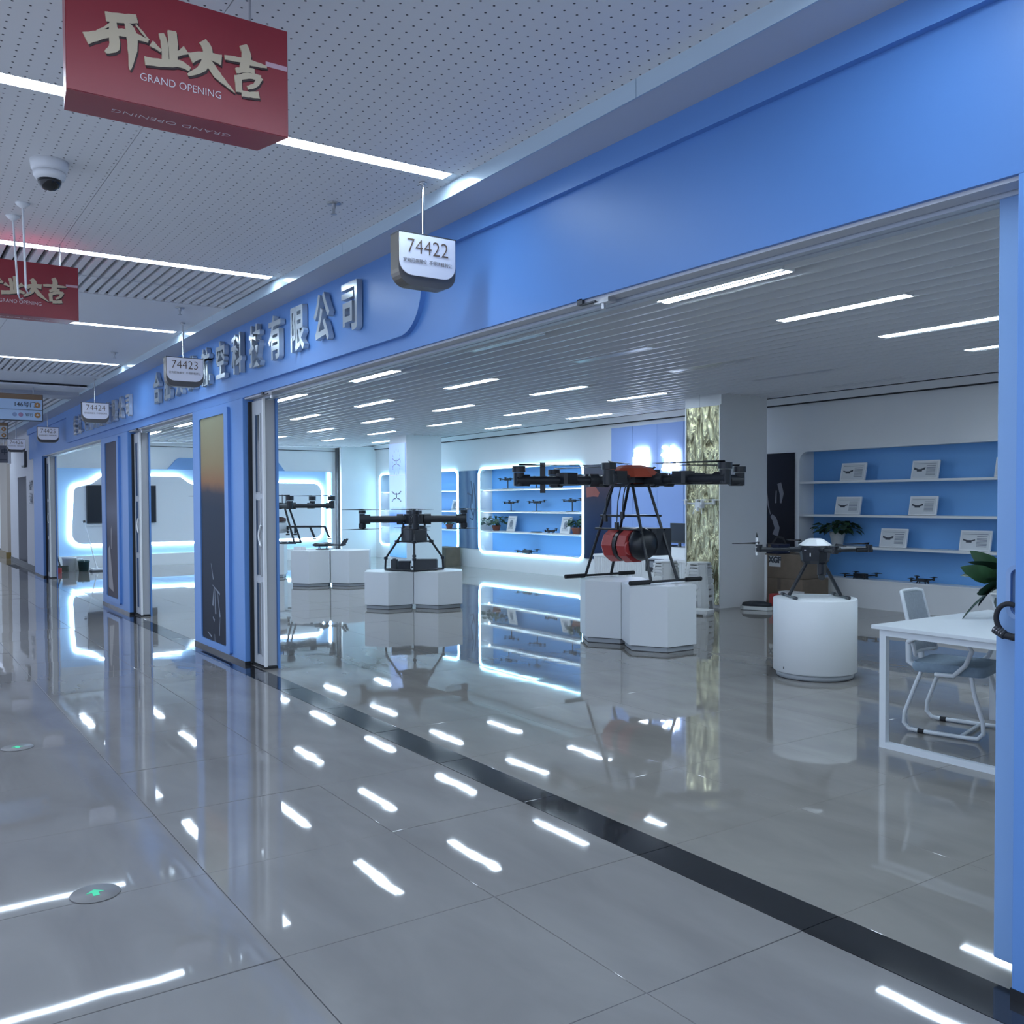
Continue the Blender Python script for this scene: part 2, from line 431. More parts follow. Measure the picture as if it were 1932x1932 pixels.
# bulkhead along the front
bk = struct(MB().box(-46, 8, 2.69, 3.0, 3.305, ZC + .2).build('trim_1', SOFFIT), 'grey bulkhead soffit over the shop front')
for k in range(18):
    x1 = 6 - k * 3.0; 
    MB().box(x1 - 2.996, x1, 2.682, 2.69, 3.30, ZC).build('fascia_board', FASCIA, bk)

# far corridor
we = struct(MB().box(-48.2, -48, -3.3, 12, 0, 3.6).build('wall_end', WHITE), 'white wall closing the far end of the corridor')

# ------------------------------------------------------------------ shop shell
def pillar_front(x0, x1, label, poster=None, prm=None):
    t = thing('facade_pillar', label, 'pillar', ((x0 + x1) / 2, YF, 0)); w = (x1 - x0) / 2
    MB().box(-w, w, 0, .24, 0, 2.62).build('body', BLUE2, t, bevel=.004)
    MB().box(-w - .002, w + .002, -.004, .24, 0, .035).build('plinth', STRIP, t)
    if poster:
        a, b, z0, z1 = poster; cx = (x0 + x1) / 2; a -= cx; b -= cx
        mb = MB()
        bridge(mb, rrect(a - .09, b + .12, z0 - .07, z1 + .06, .03), rrect(a, b, z0, z1, .03), lambda p: (p[0], -.03, p[1]), lambda p: (p[0], -.03, p[1]))
        bridge(mb, rrect(a - .09, b + .12, z0 - .07, z1 + .06, .03), rrect(a - .09, b + .12, z0 - .07, z1 + .06, .03), lambda p: (p[0], -.03, p[1]), lambda p: (p[0], .0, p[1]))
        bridge(mb, rrect(a, b, z0, z1, .03), rrect(a, b, z0, z1, .03), lambda p: (p[0], -.03, p[1]), lambda p: (p[0], .0, p[1]))
        mb.build('poster_frame', BLUE2, t)
        pp = MB().plate(rrect(a, b, z0, z1, .025), 1, -.016, -.004).build('poster', prm, t)
        return t, pp, (a, b, z0, z1)
    return t, None, None
SUN = ramp_print('poster_sunset', 2, [(0, lin(52, 55, 64)), (.60, lin(58, 66, 80)), (.66, lin(70, 72, 82)), (.715, lin(150, 112, 84)), (.80, lin(150, 132, 100)), (1, lin(152, 150, 122))], .1, 2.5, noise=.25, nsc=1.6)
GREYP = ramp_print('poster_grey', 2, [(0, lin(96, 92, 98)), (.4, lin(92, 90, 98)), (.56, lin(120, 122, 136)), (.7, lin(100, 100, 112)), (1, lin(88, 88, 100))], .15, 2.5, noise=.15, nsc=2)
t, pp, (a, b, z0, z1) = pillar_front(-10.80, -9.05, 'blue shop front pillar with a tall dark sunset poster', (-10.43, -9.56, .12, 2.51), SUN)
# small pale flying machine printed on the poster
mb = MB(); cx = (a + b) / 2
for (x0, z0_, x1, z1_, w) in ((-.1, .95, -.02, .78, .012), (-.05, .72, .2, .64, .012), (.0, .7, -.05, .5, .02), (.02, .7, .05, .42, .02), (.12, .66, .2, .40, .016), (.2, .40, .17, .2, .01), (-.05, .38, .0, .34, .02), (-.25, .2, -.1, .16, .012), (.0, .2, .02, .08, .012)):
    d = Vector((x1 - x0, 0, z1_ - z0_)).normalized(); n = Vector((-d.z, 0, d.x)) * w
    p0 = Vector((cx + x0, -.0175, z0_)); p1 = Vector((cx + x1, -.0175, z1_))
    mb.rect([p0 + n * .3, p0 - n * .3, p1 - n, p1 + n])
mb.build('printed_drone', mat('print_pale', lin(120, 130, 145), .4), pp)
t2, pp2, fr2 = pillar_front(-16.0, -14.1, 'blue shop front pillar with a plain grey poster', (-15.55, -14.72, .17, 2.52), GREYP)
mb = MB(); cx = (fr2[0] + fr2[1]) / 2
mb.rect([(cx - .3, -.0175, .9), (cx - .2, -.0175, .95), (cx + .05, -.0175, .25), (cx - .3, -.0175, .3)])
mb.rect([(cx - .1, -.0175, 1.2), (cx - .04, -.0175, 1.25), (cx - .06, -.0175, .9), (cx - .1, -.0175, .9)])
mb.build('printed_streak', mat('print_streak', lin(135, 128, 128), .4), pp2)
pillar_front(-23.7, -22.35, 'plain blue shop front pillar beside the cleaning buckets')
pillar_front(-1.55, .6, 'blue shop front pillar beside the black cable lock')

# header with its relief board
hd = struct(MB().box(-24.4, .6, YF + .0, YF + .25, 2.62, 3.31).build('wall_front', BLUE), 'blue header wall over the shop openings')
TOPZ = 3.185
pts = [(-19.0, TOPZ), (-19.0, 2.715)]
for i in range(11):
    t_ = -PI / 2 + i / 10 * PI / 2; pts.append((-5.36 - .3 + .3 * math.cos(t_), 2.715 + .3 + .3 * math.sin(t_)))
pts += [(-5.36, TOPZ), (.6, TOPZ), (.6, 3.306), (-24.4, 3.306), (-24.4, TOPZ)]
def ngon_plate(pts, y0, y1, name, m, parent):
    bm = bmesh.new()
    vs = [bm.verts.new((p[0], y0, p[1])) for p in pts]
    f = bm.faces.new(vs); r = bmesh.ops.extrude_face_region(bm, geom=[f])
    for v in [g for g in r['geom'] if isinstance(g, bmesh.types.BMVert)]: v.co.y = y1
    bmesh.ops.triangulate(bm, faces=[f for f in bm.faces if len(f.verts) > 4]); bmesh.ops.recalc_face_normals(bm, faces=bm.faces[:])
    me = bpy.data.meshes.new(name); bm.to_mesh(me); bm.free(); me.materials.append(m)
    o = bpy.data.objects.new(name, me); COL.objects.link(o); o.parent = parent; return o
ngon_plate(pts, YF, YF - .035, 'sign_board', BLUE2, hd)
# underside: two tracks and a dark slot
MB().box(-24.4, .6, YF + .02, YF + .10, 2.606, 2.62).build('soffit_board', SOFFIT, hd)
MB().box(-24.4, .6, YF + .11, YF + .15, 2.592, 2.62).box(-24.4, .6, YF + .165, YF + .21, 2.592, 2.62).build('door_track', TRACK, hd)
MB().box(-24.4, .6, YF + .15, YF + .165, 2.6, 2.622).build('track_slot', RUBBER, hd)
MB().box(-24.4, .6, YF + .25, YF + .27, 2.62, 3.31).build('header_lining', WHITE, hd)

# folding door stacks
def door_stack(idx, x, label):
    t = thing('folding_door', label, 'door', (x, YF + .05, 0))
    MB().box(.0, .035, .0, .16, .02, 2.58).build('jamb_gap_shade', RUBBER, t)  # black strip put in for the shaded gap between pillar and leaf
    l1 = MB().box(.04, .32, .03, .07, .03, 2.58).build('door_leaf', DOORF, t)
    for (z0, z1) in ((.13, .82), (.90, 1.62), (1.70, 2.44)):
        MB().box(.15, .27, .022, .03, z0, z1).build('glass_panel', DOORG, l1)
        MB().box(.135, .15, .02, .03, z0 - .015, z1 + .015).box(.27, .285, .02, .03, z0 - .015, z1 + .015).build('glass_bead', DOORF, l1)
    pth = [(.26 + .05 - .06 * math.sin(PI * i / 10) - .0, .01, 1.18 + .2 * i / 10) for i in range(11)]
    MB().tube(pth, .009).build('handle', SHELFW, l1)
    MB().box(.32, .345, .03, .055, .02, 2.59).build('hinge_post', SHELFW, t)
    MB().box(.30, .335, .06, .15, .03, 2.58).build('door_leaf', mat('door_leaf_grey', (.42, .43, .45), .45), t)
    MB().box(.30, .36, .155, .175, .0, 2.6).build('door_leaf', BLUE2, t)
    MB().box(.02, .35, .02, .16, .0, .02).build('bottom_seal', RUBBER, t)
    return t
door_stack(1, -9.05, 'folded grey glass door stack against the sunset poster pillar')
door_stack(2, -14.1, 'folded grey glass door stack against the grey poster pillar')
door_stack(3, -22.35, 'folded door stack against the plain pillar beside the cleaning buckets')
t = thing('folding_door', 'pale blue door leaf with oval pull handle and black cable lock hung on it', 'door', (-1.60, YF + .12, 0))
dl = MB().box(-.075, .10, .0, .05, .05, 2.60).build('door_leaf', mat('door_leaf_blue', (.21, .36, .62), .4), t, bevel=.006)
mb = MB()
outer = [(.05 + .032 * math.cos(a_) , 1.30 + .085 * (math.sin(a_))) for a_ in [2 * PI * i / 28 for i in range(28)]]
outer = rrect(-.022, .053, 1.205, 1.385, .035, 6); inner = rrect(-.008, .040, 1.220, 1.370, .021, 6)
bridge(mb, outer, inner, lambda p: (p[0] - .01, -.018, p[1]), lambda p: (p[0] - .01, -.016, p[1]))
bridge(mb, outer, outer, lambda p: (p[0] - .01, -.018, p[1]), lambda p: (p[0] - .01, .0, p[1]))
bridge(mb, inner, inner, lambda p: (p[0] - .01, -.016, p[1]), lambda p: (p[0] - .01, -.002, p[1]))
mb.build('pull_handle', mat('handle_blue', (.25, .38, .62), .3), t)
MB().plate([(p[0] - .01, p[1]) for p in inner], 1, -.003, -.001).build('handle_recess', mat('handle_dark', (.10, .17, .30), .5), t)
# cable lock
lk = thing('cable_lock', 'black combination cable lock looped through the oval door handle', 'lock', (-1.61, YF + .085, 1.20))
pth = []
for i in range(15):
    a_ = PI * .36 + i / 14 * PI * .94
    pth.append((.006 + .040 * math.cos(a_), -.012 - .008 * math.sin(PI * i / 14), .008 + .050 * math.sin(a_)))
MB().tube(pth, .0085, 10).build('cable', RUBBER, lk)
p0 = Vector((-.040, -.016, -.028)); p1 = Vector((-.004, -.018, -.046))
bd = MB().cyl(p0, p1, .0145, n=14).tube([p1 - Vector((.004, 0, -.002)), (.02, -.014, -.050), (.07, -.004, -.042)], .012, 10).build('lock_body', RUBBER, lk)
for i in range(4):
    p = p0.lerp(p1, .15 + .22 * i); d = (p1 - p0).normalized()
    dd_ = MB().cyl(p - d * .0024, p + d * .0024, .0155, n=14).build('number_dial', DGREY, bd)
    MB().cbox((p.x, p.y - .0155, p.z + .004), (.0025, .001, .003)).build('dial_mark', WHITEINK, lk)
# header closers / sensors hanging under the header
for x, lb in ((-3.62, 'grey door closer arm under the header of the nearest opening'), (-8.35, 'grey door closer arm beside the sunset poster pillar'), (-13.4, 'grey door closer arm beside the grey poster pillar')):
    t = thing('door_closer', lb, 'door closer', (x, YF + .02, 2.606))
    MB().box(-.05, .06, .0, .05, -.022, 0).build('closer_body', METAL, t)
    MB().box(-.15, -.03, -.012, .006, -.012, -.004).box(-.16, -.12, -.02, -.004, -.008, .02).build('closer_arm', DGREY, t)
    MB().cyl((.0, .02, -.05), (.0, .02, -.02), .012).build('pivot', METAL, t)

# shop walls
def wall_back():
    nich = [(-24.4, -20.09), (-19.05, -15.09), (-9.64, -4.6)]
    z0, z1 = .41, 2.365
    mb = MB(); x = XE
    for a, b in nich:
        mb.box(x, a, YB, YB + .1, 0, ZI + .15); mb.box(a, b, YB, YB + .1, 0, z0); mb.box(a, b, YB, YB + .1, z1, ZI + .15); x = b
        r = .16
        for (cx, cz, sx, sz) in ((a, z0, 1, 1), (b, z0, -1, 1), (a, z1, 1, -1), (b, z1, -1, -1)):
            p = [(cx, cz)] + [(cx + sx * r * (1 - math.cos(i / 6 * PI / 2)) if False else cx + sx * (r - r * math.sin(i / 6 * PI / 2)), cz + sz * (r - r * math.cos(i / 6 * PI / 2))) for i in range(7)]
            mb.plate(p, 1, YB, YB + .1)
    mb.box(x, .8, YB, YB + .1, 0, ZI + .15)
    return mb.build('wall_back', WHITE)
wb = struct(wall_back(), 'white back wall of the shop with shelf niches')
MB().box(XE, .8, YB - .03, YB, ZI - .10, ZI - .08).box(XE, .8, YB - .5, YB - .47, ZI - .03, ZI + .0).build('shadow_gap', DARKW, wb)
MB().box(XE, .8, YB - .05, YB, ZI - .08, ZI + .1).build('cornice', SHELFW, wb)
wr = struct(MB().box(.6, .8, YF, YB, 0, ZI + .15).build('wall_right', WHITE), 'white side wall at the near end of the shop')
wle = struct(MB().box(XE - .15, XE, YF + .2, YB, 0, ZI + .15).build('wall_left', WHITE), 'white end wall of the shop with television panel')
MB().box(XE, XE + .16, 10.90, 10.94, 0, ZI).build('wall_post', DGREY, wle)
MB().box(XE, XE + .28, 10.96, YB, 0, ZI).build('wall_box', WHITE, wle)
MB().box(XE, XE + .3, 3.24, 10.94, ZI - .06, ZI + .05).build('cornice', SHELFW, wle); MB().box(XE, XE + .02, 3.24, 10.94, ZI - .16, ZI - .145).build('shadow_gap', DARKW, wle)

# shop ceiling
ci = struct(MB().box(XE, .8, YF + .27, YB, ZI + .06, ZI + .12).build('ceiling', mat('shop_ceiling_grey', (.50, .52, .54), .5)), 'slatted white ceiling of the shop')
LX = [-1.97, -4.86, -7.75, -10.65, -13.57, -16.43, -19.25, -22.0]
LY = [3.74, 5.17, 6.58, 8.04, 9.52, 10.95]
SP = .215
slm = MB().box(XE + .3, .8, -.014, .014, -.04, .06).build('x', mat('slat_white', (.84, .85, .86), .35)).data
bpy.data.objects.remove(bpy.data.objects['x'])
y = 3.42
while y < YB - .55:
    o = bpy.data.objects.new('ceiling_slat', slm); COL.objects.link(o); o.parent = ci; o.location = (0, y, ZI); y += SP
MB().box(XE, .8, YB - .50, YB - .03, ZI + .02, ZI + .05).build('edge_panel', CEILW, ci)
li = None; loff = None
near = {-1.97: 'the cable lock pillar', -4.86: 'the round plinth', -7.75: 'the orange drone', -10.65: 'the gold column', -13.57: 'the reception desk', -16.43: 'the glowing shelf niche', -19.25: 'the white picture column', -22.0: 'the television wall'}
for ix, x in enumerate(LX):
    for iy, yy in enumerate(LY):
        if x == -7.75:
            on = False
        else: on = True
        if x < -9 and yy > 10.5 and (-10.9 < x < -9 or abs(x + 19.25) < .6): continue
        base = li if on else loff
        lab = ('lit' if on else 'unlit') + ' bar light above ' + near[x] + ', ' + ['row behind the blue header', 'second row from the blue header', 'third row from the blue header', 'third row from the back wall', 'second row from the back wall', 'row along the back wall'][iy]
        if base is None:
            t = thing('bar_light', lab, 'ceiling light', (x, yy, ZI), 0, 'bar lights in the slatted ceiling')
            MB().box(-.61, .61, -.055, .055, -.038, -.030).build('diffuser', LIGHT if on else LIGHTOFF, t)
            MB().box(-.625, .625, -.068, .068, -.036, .02).build('housing', SHELFW, t)
            pass
            if on: li = t
            else: loff = t
        else:
            dup(base, (x, yy, ZI), 0, lab)

# ------------------------------------------------------------------ columns
c1 = thing('gold_column', 'white square column with crumpled gold foil on its front', 'column', (-10.03, 10.3, 0))
MB().box(-.37, .37, 0, 1.0, 0, ZI + .06).build('shaft', WHITE, c1)
MB().box(-.315, .365, -.02, 0, .05, 3.0).build('gold_panel', GOLD, c1)
MB().box(-.335, -.315, -.03, 0, .0, 3.01).box(.358, .375, -.03, .0, .0, 3.01).build('edge_strip', SHELFW, c1)
c2 = thing('picture_column', 'white square column with a bright blue sky picture strip', 'column', (-19.95, 10.3, 0))
MB().box(-.44, .42, 0, .95, 0, ZI + .06).build('shaft', WHITE, c2)
SKYP = ramp_print('sky_print', 2, [(0, lin(120, 190, 255)), (.2, lin(200, 240, 255)), (.34, lin(90, 150, 255)), (.45, lin(205, 235, 255)), (.72, lin(190, 215, 255)), (.76, lin(165, 195, 255)), (1, lin(190, 212, 255))],   .3, 2.98, emit=.30, noise=.35, nsc=2.2)
pc = MB().box(-.41, .40, -.03, 0, .28, 2.98).build('picture_strip', SKYP, c2)
def mini(mb, cx, cz, s, y):
    mb.box(cx - .02 * s, cx + .02 * s, y - .001, y, cz - .06 * s, cz + .06 * s)
    for sx in (-1, 1):
        for i in range(5):
            t_ = i / 5; x0 = cx + sx * (.03 + .20 * t_) * s; z0 = cz + (.02 + .09 * t_ * t_) * s
            mb.box(min(x0, x0 + sx * .05 * s), max(x0, x0 + sx * .05 * s), y - .001, y, z0, z0 + .022 * s)
            z2 = cz - (.06 + .10 * t_ * t_) * s
            mb.box(min(x0, x0 + sx * .05 * s), max(x0, x0 + sx * .05 * s), y - .001, y, z2 - .022 * s, z2)
mb = MB(); mini(mb, -.03, 1.75, 1.0, -.031); mb.build('printed_drone', INK, pc)
mb = MB(); mini(mb, -.03, 2.55, .85, -.031)
for i in range(12):
    a_ = 2 * PI * i / 12; x0, z0 = -.03 + .2 * math.cos(a_), 2.55 + .3 * math.sin(a_)
    mb.rect([(x0 - .012, -.031, z0 - .03), (x0 + .012, -.031, z0 - .03), (x0 + .02 * math.cos(a_), -.031, z0 + .05)])
mb.build('printed_drone', INK2, pc)
MB().box(-.41, .40, -.032, -.0, 2.22, 2.235).box(-.41, .40, -.032, 0, 1.42, 1.43).build('panel_joint', SHELFW, pc)
mb = MB().tube([(-.47, .05, .55), (-.47, .05, .8), (-.47, .05, 2.2), (-.47, .05, 2.3)], .02); mb.build('led_edge', LEDC, c2)

# ------------------------------------------------------------------ shelf niches
def niche(x0, x1, neon, label, shelves=(1.886, 1.372, .90)):
    t = thing('display_niche', label, 'shelf', ((x0 + x1) / 2, YB, 0)); w = (x1 - x0) / 2; z0, z1 = .41, 2.365; D = .36
    MB().box(-w, w, D, D + .02, z0, z1).build('back_panel', NICHEB, t)
    MB().box(-w - .02, -w, .1, D, z0, z1).build('side_panel', SHELFW, t)
    MB().box(w, w + .02, .1, D, z0, z1).build('side_panel', SHELFW, t)
    MB().box(-w, w, .05, D, z0 - .03, z0 + .005).build('bottom_board', SHELFW, t)
    MB().box(-w, w, .1, D, z1, z1 + .02).build('top_board', SHELFW, t)
    for z in shelves:
        s = MB().box(-w, w, .015, D, z - .032, z).build('shelf', SHELFW, t)
        if neon: MB().cyl((-w + .1, .19, z - .034), (-w + .1, .19, z - .032), .03).build('spot_light', LED, s); MB().box(-w + .05, w - .05, .06, .075, z - .036, z - .0325).build('shelf_fill_led', mat('led_shelf_fill', (1, 1, 1), .5, emit=(.6, .84, 1.0), es=5.0), s)  # light strip under each shelf is added to brighten the niche
    if neon:
        A = rrect(-w - .02, w + .02, z0 - .02, z1 + .02, .17, 7)
        MB().tube([(p[0], -.012, p[1]) for p in A], .026, 8, closed=True).build('led_strip', LEDC, t)
    else:
        A = rrect(-w - .012, w + .012, z0 - .012, z1 + .012, .165, 7); C = rrect(-w + .012, w - .012, z0 + .012, z1 - .012, .155, 7)
        mb = MB(); bridge(mb, A, C, lambda p: (p[0], -.008, p[1]), lambda p: (p[0], -.008, p[1])); bridge(mb, A, A, lambda p: (p[0], -.008, p[1]), lambda p: (p[0], .002, p[1])); mb.build('edge_trim', SHELFW, t)
    return t
niche(-24.4, -20.09, True, 'glowing blue shelf niche behind the white picture column')
niche(-19.05, -15.09, True, 'blue shelf niche with glowing border and small drones on stands')
niche(-9.64, -4.6, False, 'unlit blue shelf niche holding framed certificates')

# posters on the back wall
def wallposter(x0, x1, z0, z1, m, label, y=YB):
    t = thing('wall_poster', label, 'poster', ((x0 + x1) / 2, y, z0)); w = (x1 - x0) / 2
    p = MB().box(-w, w, -.018, -.002, 0, z1 - z0).build('print', m, t)
    return t, p
M1 = ramp_print('poster_misty', 0, [(0, lin(66, 100, 140)), (.3, lin(120, 140, 165)), (.45, lin(86, 108, 140)), (.7, lin(140, 165, 195)), (1, lin(60, 100, 150))], -.45, .45, noise=.4, nsc=1.2)
t, p = wallposter(-20.0, -19.1, .45, 2.35, M1, 'misty grey blue wall poster with brush marks between two glowing niches')
mb = MB(); f3 = lambda u, v, d: (u, -.019 - d, v)
for st in ([(.05, .75, .03), (.2, .7, .06), (.28, .95, .03)], [(-.05, 1.35, .05), (.15, 1.3, .05), (.1, 1.0, .04), (.22, .8, .05)], [(.25, 1.6, .03), (.33, 1.2, .06), (.36, .7, .02)], [(.12, 1.65, .03), (.2, 1.35, .05), (.18, 1.1, .03)]): mb.ribbon(st, .001, f3)
mb.build('brush_marks', mat('brush_blue', lin(44, 68, 100), .5), p)
M2 = ramp_print('poster_dark_left', 2, [(0, lin(38, 52, 84)), (.35, lin(46, 60, 92)), (.6, lin(60, 66, 88)), (.8, lin(86, 74, 86)), (1, lin(96, 100, 112))], 0, 1.9, noise=.5, nsc=2.0)
t, p = wallposter(-15.03, -14.17, .42, 2.33, M2, 'dark blue wall poster behind the orange drone')
mb = MB(); mb.ribbon([(-.35, 1.35, .2), (-.1, 1.38, .22), (.05, 1.3, .1)], .001, f3); mb.build('orange_patch', mat('patch_orange', lin(150, 80, 70), .5), p)
M3 = ramp_print('poster_dark_right', 2, [(0, lin(22, 22, 30)), (.4, lin(26, 27, 38)), (1, lin(36, 40, 54))], 0, 1.9, noise=.6, nsc=2.5)
t, p = wallposter(-10.35, -9.72, .45, 2.35, M3, 'dark wall poster with pale figure shapes above stacked cartons')
mb = MB()
for st in ([(-.28, 1.42, .05), (-.25, 1.25, .06), (-.2, 1.05, .02), (-.16, .92, .015)], [(-.14, .9, .06), (-.08, .85, .09), (-.02, .7, .1), (-.06, .58, .12)], [(.02, 1.42, .08), (.07, 1.25, .08), (.05, 1.1, .03)], [(-.04, 1.3, .02), (-.05, 1.1, .03)], [(-.28, .62, .05), (-.25, .52, .02)]): mb.ribbon(st, .001, f3)
mb.build('pale_figures', mat('print_figures', lin(104, 104, 116), .5), p)
mb = MB(); mb.ribbon([(-.2, .2, .02), (-.14, .42, .03), (-.02, .56, .04), (.1, .54, .04), (.18, .42, .02)], .001, f3); mb.build('dark_arc', RUBBER, p)

# blue reception backdrop with glowing characters
bd = thing('reception_backdrop', 'blue panelled wall behind reception with two glowing characters', 'wall panel', (-12.4, YB, 0))
BD = mat('backdrop_blue', (.30, .44, .82), .45)
xs = [-1.73, -1.1, -.42, .26, .94, 1.6]
for a_, b_ in zip(xs, xs[1:]): MB().box(a_ + .004, b_ - .004, -.05, -.002, 0, 3.02).build('backdrop_panel', BD, bd)
text('曼', .50, GLOWT, bd, (-.84, -.075, 2.33), FACE_CAM, 'glowing_letter', .02, .003)
text('泊', .50, GLOWT, bd, (-.05, -.075, 2.33), FACE_CAM, 'glowing_letter', .02, .003)

# ------------------------------------------------------------------ end wall: television panel
tv = thing('media_panel', 'white back-lit media wall panel with rounded outline', 'wall panel', (XE, 0, 0))
BLP = mat('backlit_blue', (.42, .66, .95), .5)
MB().box(.002, .03, 3.62, 10.78, .30, 2.46).build('backing', BLP, tv)
def media_outline():
    p = []
    y0, y1, z0, z1 = 3.95, 10.42, .60, 2.22
    def arc(cy, cz, r, a0, a1, n=6):
        return [(cy + r * math.cos(a0 + (a1 - a0) * i / n), cz + r * math.sin(a0 + (a1 - a0) * i / n)) for i in range(n + 1)]
    p += arc(y0 + .25, z0 + .25, .25, PI, 1.5 * PI)
    p += arc(y1 - .2, z0 + .2, .2, 1.5 * PI, 2 * PI)
    p += arc(y1 - .25, z1 - .35, .25, 0, .5 * PI)
    p += [(7.35, 2.12), (7.2, 2.02), (7.0, 2.02), (6.75, 2.12), (6.55, 2.27)]
    p += [(4.75, 2.27), (4.62, 2.24), (4.52, 2.16), (4.42, 2.08), (4.2, 2.02)]
    p += arc(y0 + .2, z1 - .36, .15, .5 * PI, PI, 4)
    return p
mo = media_outline()
bm = bmesh.new(); vs = [bm.verts.new((.075, p[0], p[1])) for p in mo]; f = bm.faces.new(vs); r = bmesh.ops.extrude_face_region(bm, geom=[f])
for v in [g for g in r['geom'] if isinstance(g, bmesh.types.BMVert)]: v.co.x = .12
bmesh.ops.triangulate(bm, faces=[f for f in bm.faces if len(f.verts) > 4]); bmesh.ops.recalc_face_normals(bm, faces=bm.faces[:])
me = bpy.data.meshes.new('front_panel'); bm.to_mesh(me); bm.free(); me.materials.append(mat('media_white', (.84, .87, .90), .5)); o = bpy.data.objects.new('front_panel', me); COL.objects.link(o); o.parent = tv
cy, cz = 7.2, 1.4
MB().tube([(.05, p[0] + (.05 if p[0] > cy else -.05), p[1] + (.04 if p[1] > cz else -.04)) for p in mo], .022, 6, closed=True).build('led_strip', LED, tv)
MB().plate([(6.24, 2.465), (6.46, 2.72), (6.55, 2.765), (9.1, 2.765), (9.18, 2.72), (9.38, 2.465)], 0, .002, .05).build('blue_crest', mat('crest_blue', (.22, .40, .72), .5), tv)
MB().box(.03, .05, 10.66, 10.72, .30, 2.44).build('led_strip', LED, tv)
MB().box(.002, .10, 3.62, 10.78, 0, .30).build('base_ledge', SHELFW, tv)
t = thing('television', 'black wall television on the white media panel', 'television', (XE + .12, 5.10, 1.10))
MB().box(.0, .05, -.82, .82, .0, .94).build('casing', DGREY, t, bevel=.006); MB().box(.05, .054, -.80, .80, .02, .925).build('screen', SCREEN, t)
MB().box(.0, .045, -.86, .86, -.06, -.03).build('sound_bar', SHELFW, t)

# ------------------------------------------------------------------ plinths
PLW = mat('plinth_white', (.80, .83, .85), .35)
def hexagon(R_, a0=30): return [(R_ * math.cos(math.radians(a0 + 60 * k)), R_ * math.sin(math.radians(a0 + 60 * k))) for k in range(6)]
def hexplinth(x, y, h, label):
    t = thing('hexagonal_plinth', label, 'plinth', (x, y, 0), 0, 'white hexagonal display plinths')
    MB().prism(hexagon(.42), .06, h).build('body', PLW, t, bevel=.006)
    MB().prism(hexagon(.385), 0, .06).build('toe_kick', mat('toe_grey', (.42, .45, .48), .4), t)
    MB().prism(hexagon(.39), .052, .06).build('shadow_joint', DARKW, t)
    MB().prism(hexagon(.388), 0, .006).build('floor_seal', DARKW, t)
    return t
hexplinth(-8.26, 7.04, .70, 'white hexagonal plinth under the orange drone, on the side of the glowing niche')
hexplinth(-7.505, 7.03, .70, 'white hexagonal plinth under the orange drone, beside the plastic stools')
hexplinth(-12.79, 6.45, .555, 'low white hexagonal plinth under the black quadcopter, nearer the shop entrance')
hexplinth(-12.415, 7.08, .555, 'low white hexagonal plinth under the black quadcopter, nearer the back wall')
hexplinth(-17.02, 6.92, .68, 'white hexagonal plinth under the small fixed-wing drone')
hexplinth(-16.66, 7.57, .68, 'bare white hexagonal plinth beside the fixed-wing drone')
hexplinth(-19.5, 6.95, .70, 'white hexagonal plinth under the spraying drone')
hexplinth(-20.25, 6.95, .70, 'white hexagonal plinth adjoining the spraying drone plinth')
rp = thing('round_plinth', 'white cylindrical plinth carrying the white-topped drone', 'plinth', (-5.47, 7.05, 0))
MB().lathe([(.0, .055), (.36, .055), (.366, .06), (.366, .705), (.36, .712), (0, .712)], n=48).build('body', PLW, rp)
MB().lathe([(0, 0), (.335, 0), (.335, .055), (0, .055)], n=48).build('toe_kick', mat('toe_grey', (.42, .45, .48), .4), rp)
MB().lathe([(0, 0), (.338, 0), (.338, .006), (0, .006)], n=48).build('floor_seal', DARKW, rp)
MB().cbox((-.05, -.366, .10), (.006, .004, .022)).build('screw', DGREY, rp)

# ------------------------------------------------------------------ drones
WA = math.radians(55.76)       # heading of the axis that the machines are turned to
def blade(mb, c, ang, L_, w=.045, tw=.012):
    d = Vector((math.cos(ang), math.sin(ang), 0)); n = Vector((-d.y, d.x, 0)); c = Vector(c)
    pr = [(0, .3), (.12, .6), (.3, 1.0), (.6, .8), (1, .25)]
    top = []; bot = []
    for t_, k in pr:
        p = c + d * L_ * t_; top.append(p + n * w * k * .6 + Vector((0, 0, tw * (1 - t_)))); bot.append(p - n * w * k * .4 - Vector((0, 0, tw * .4 * (1 - t_))))
    N_ = len(pr); vs = top + bot + [v + Vector((0, 0, -.004)) for v in top + bot]
    fs = []
    for i in range(N_ - 1):
        fs += [(i, i + 1, N_ + i + 1, N_ + i), (2 * N_ + i, 3 * N_ + i, 3 * N_ + i + 1, 2 * N_ + i + 1), (i, 2 * N_ + i, 2 * N_ + i + 1, i + 1), (N_ + i, N_ + i + 1, 3 * N_ + i + 1, 3 * N_ + i)]
    mb.add(vs, fs)
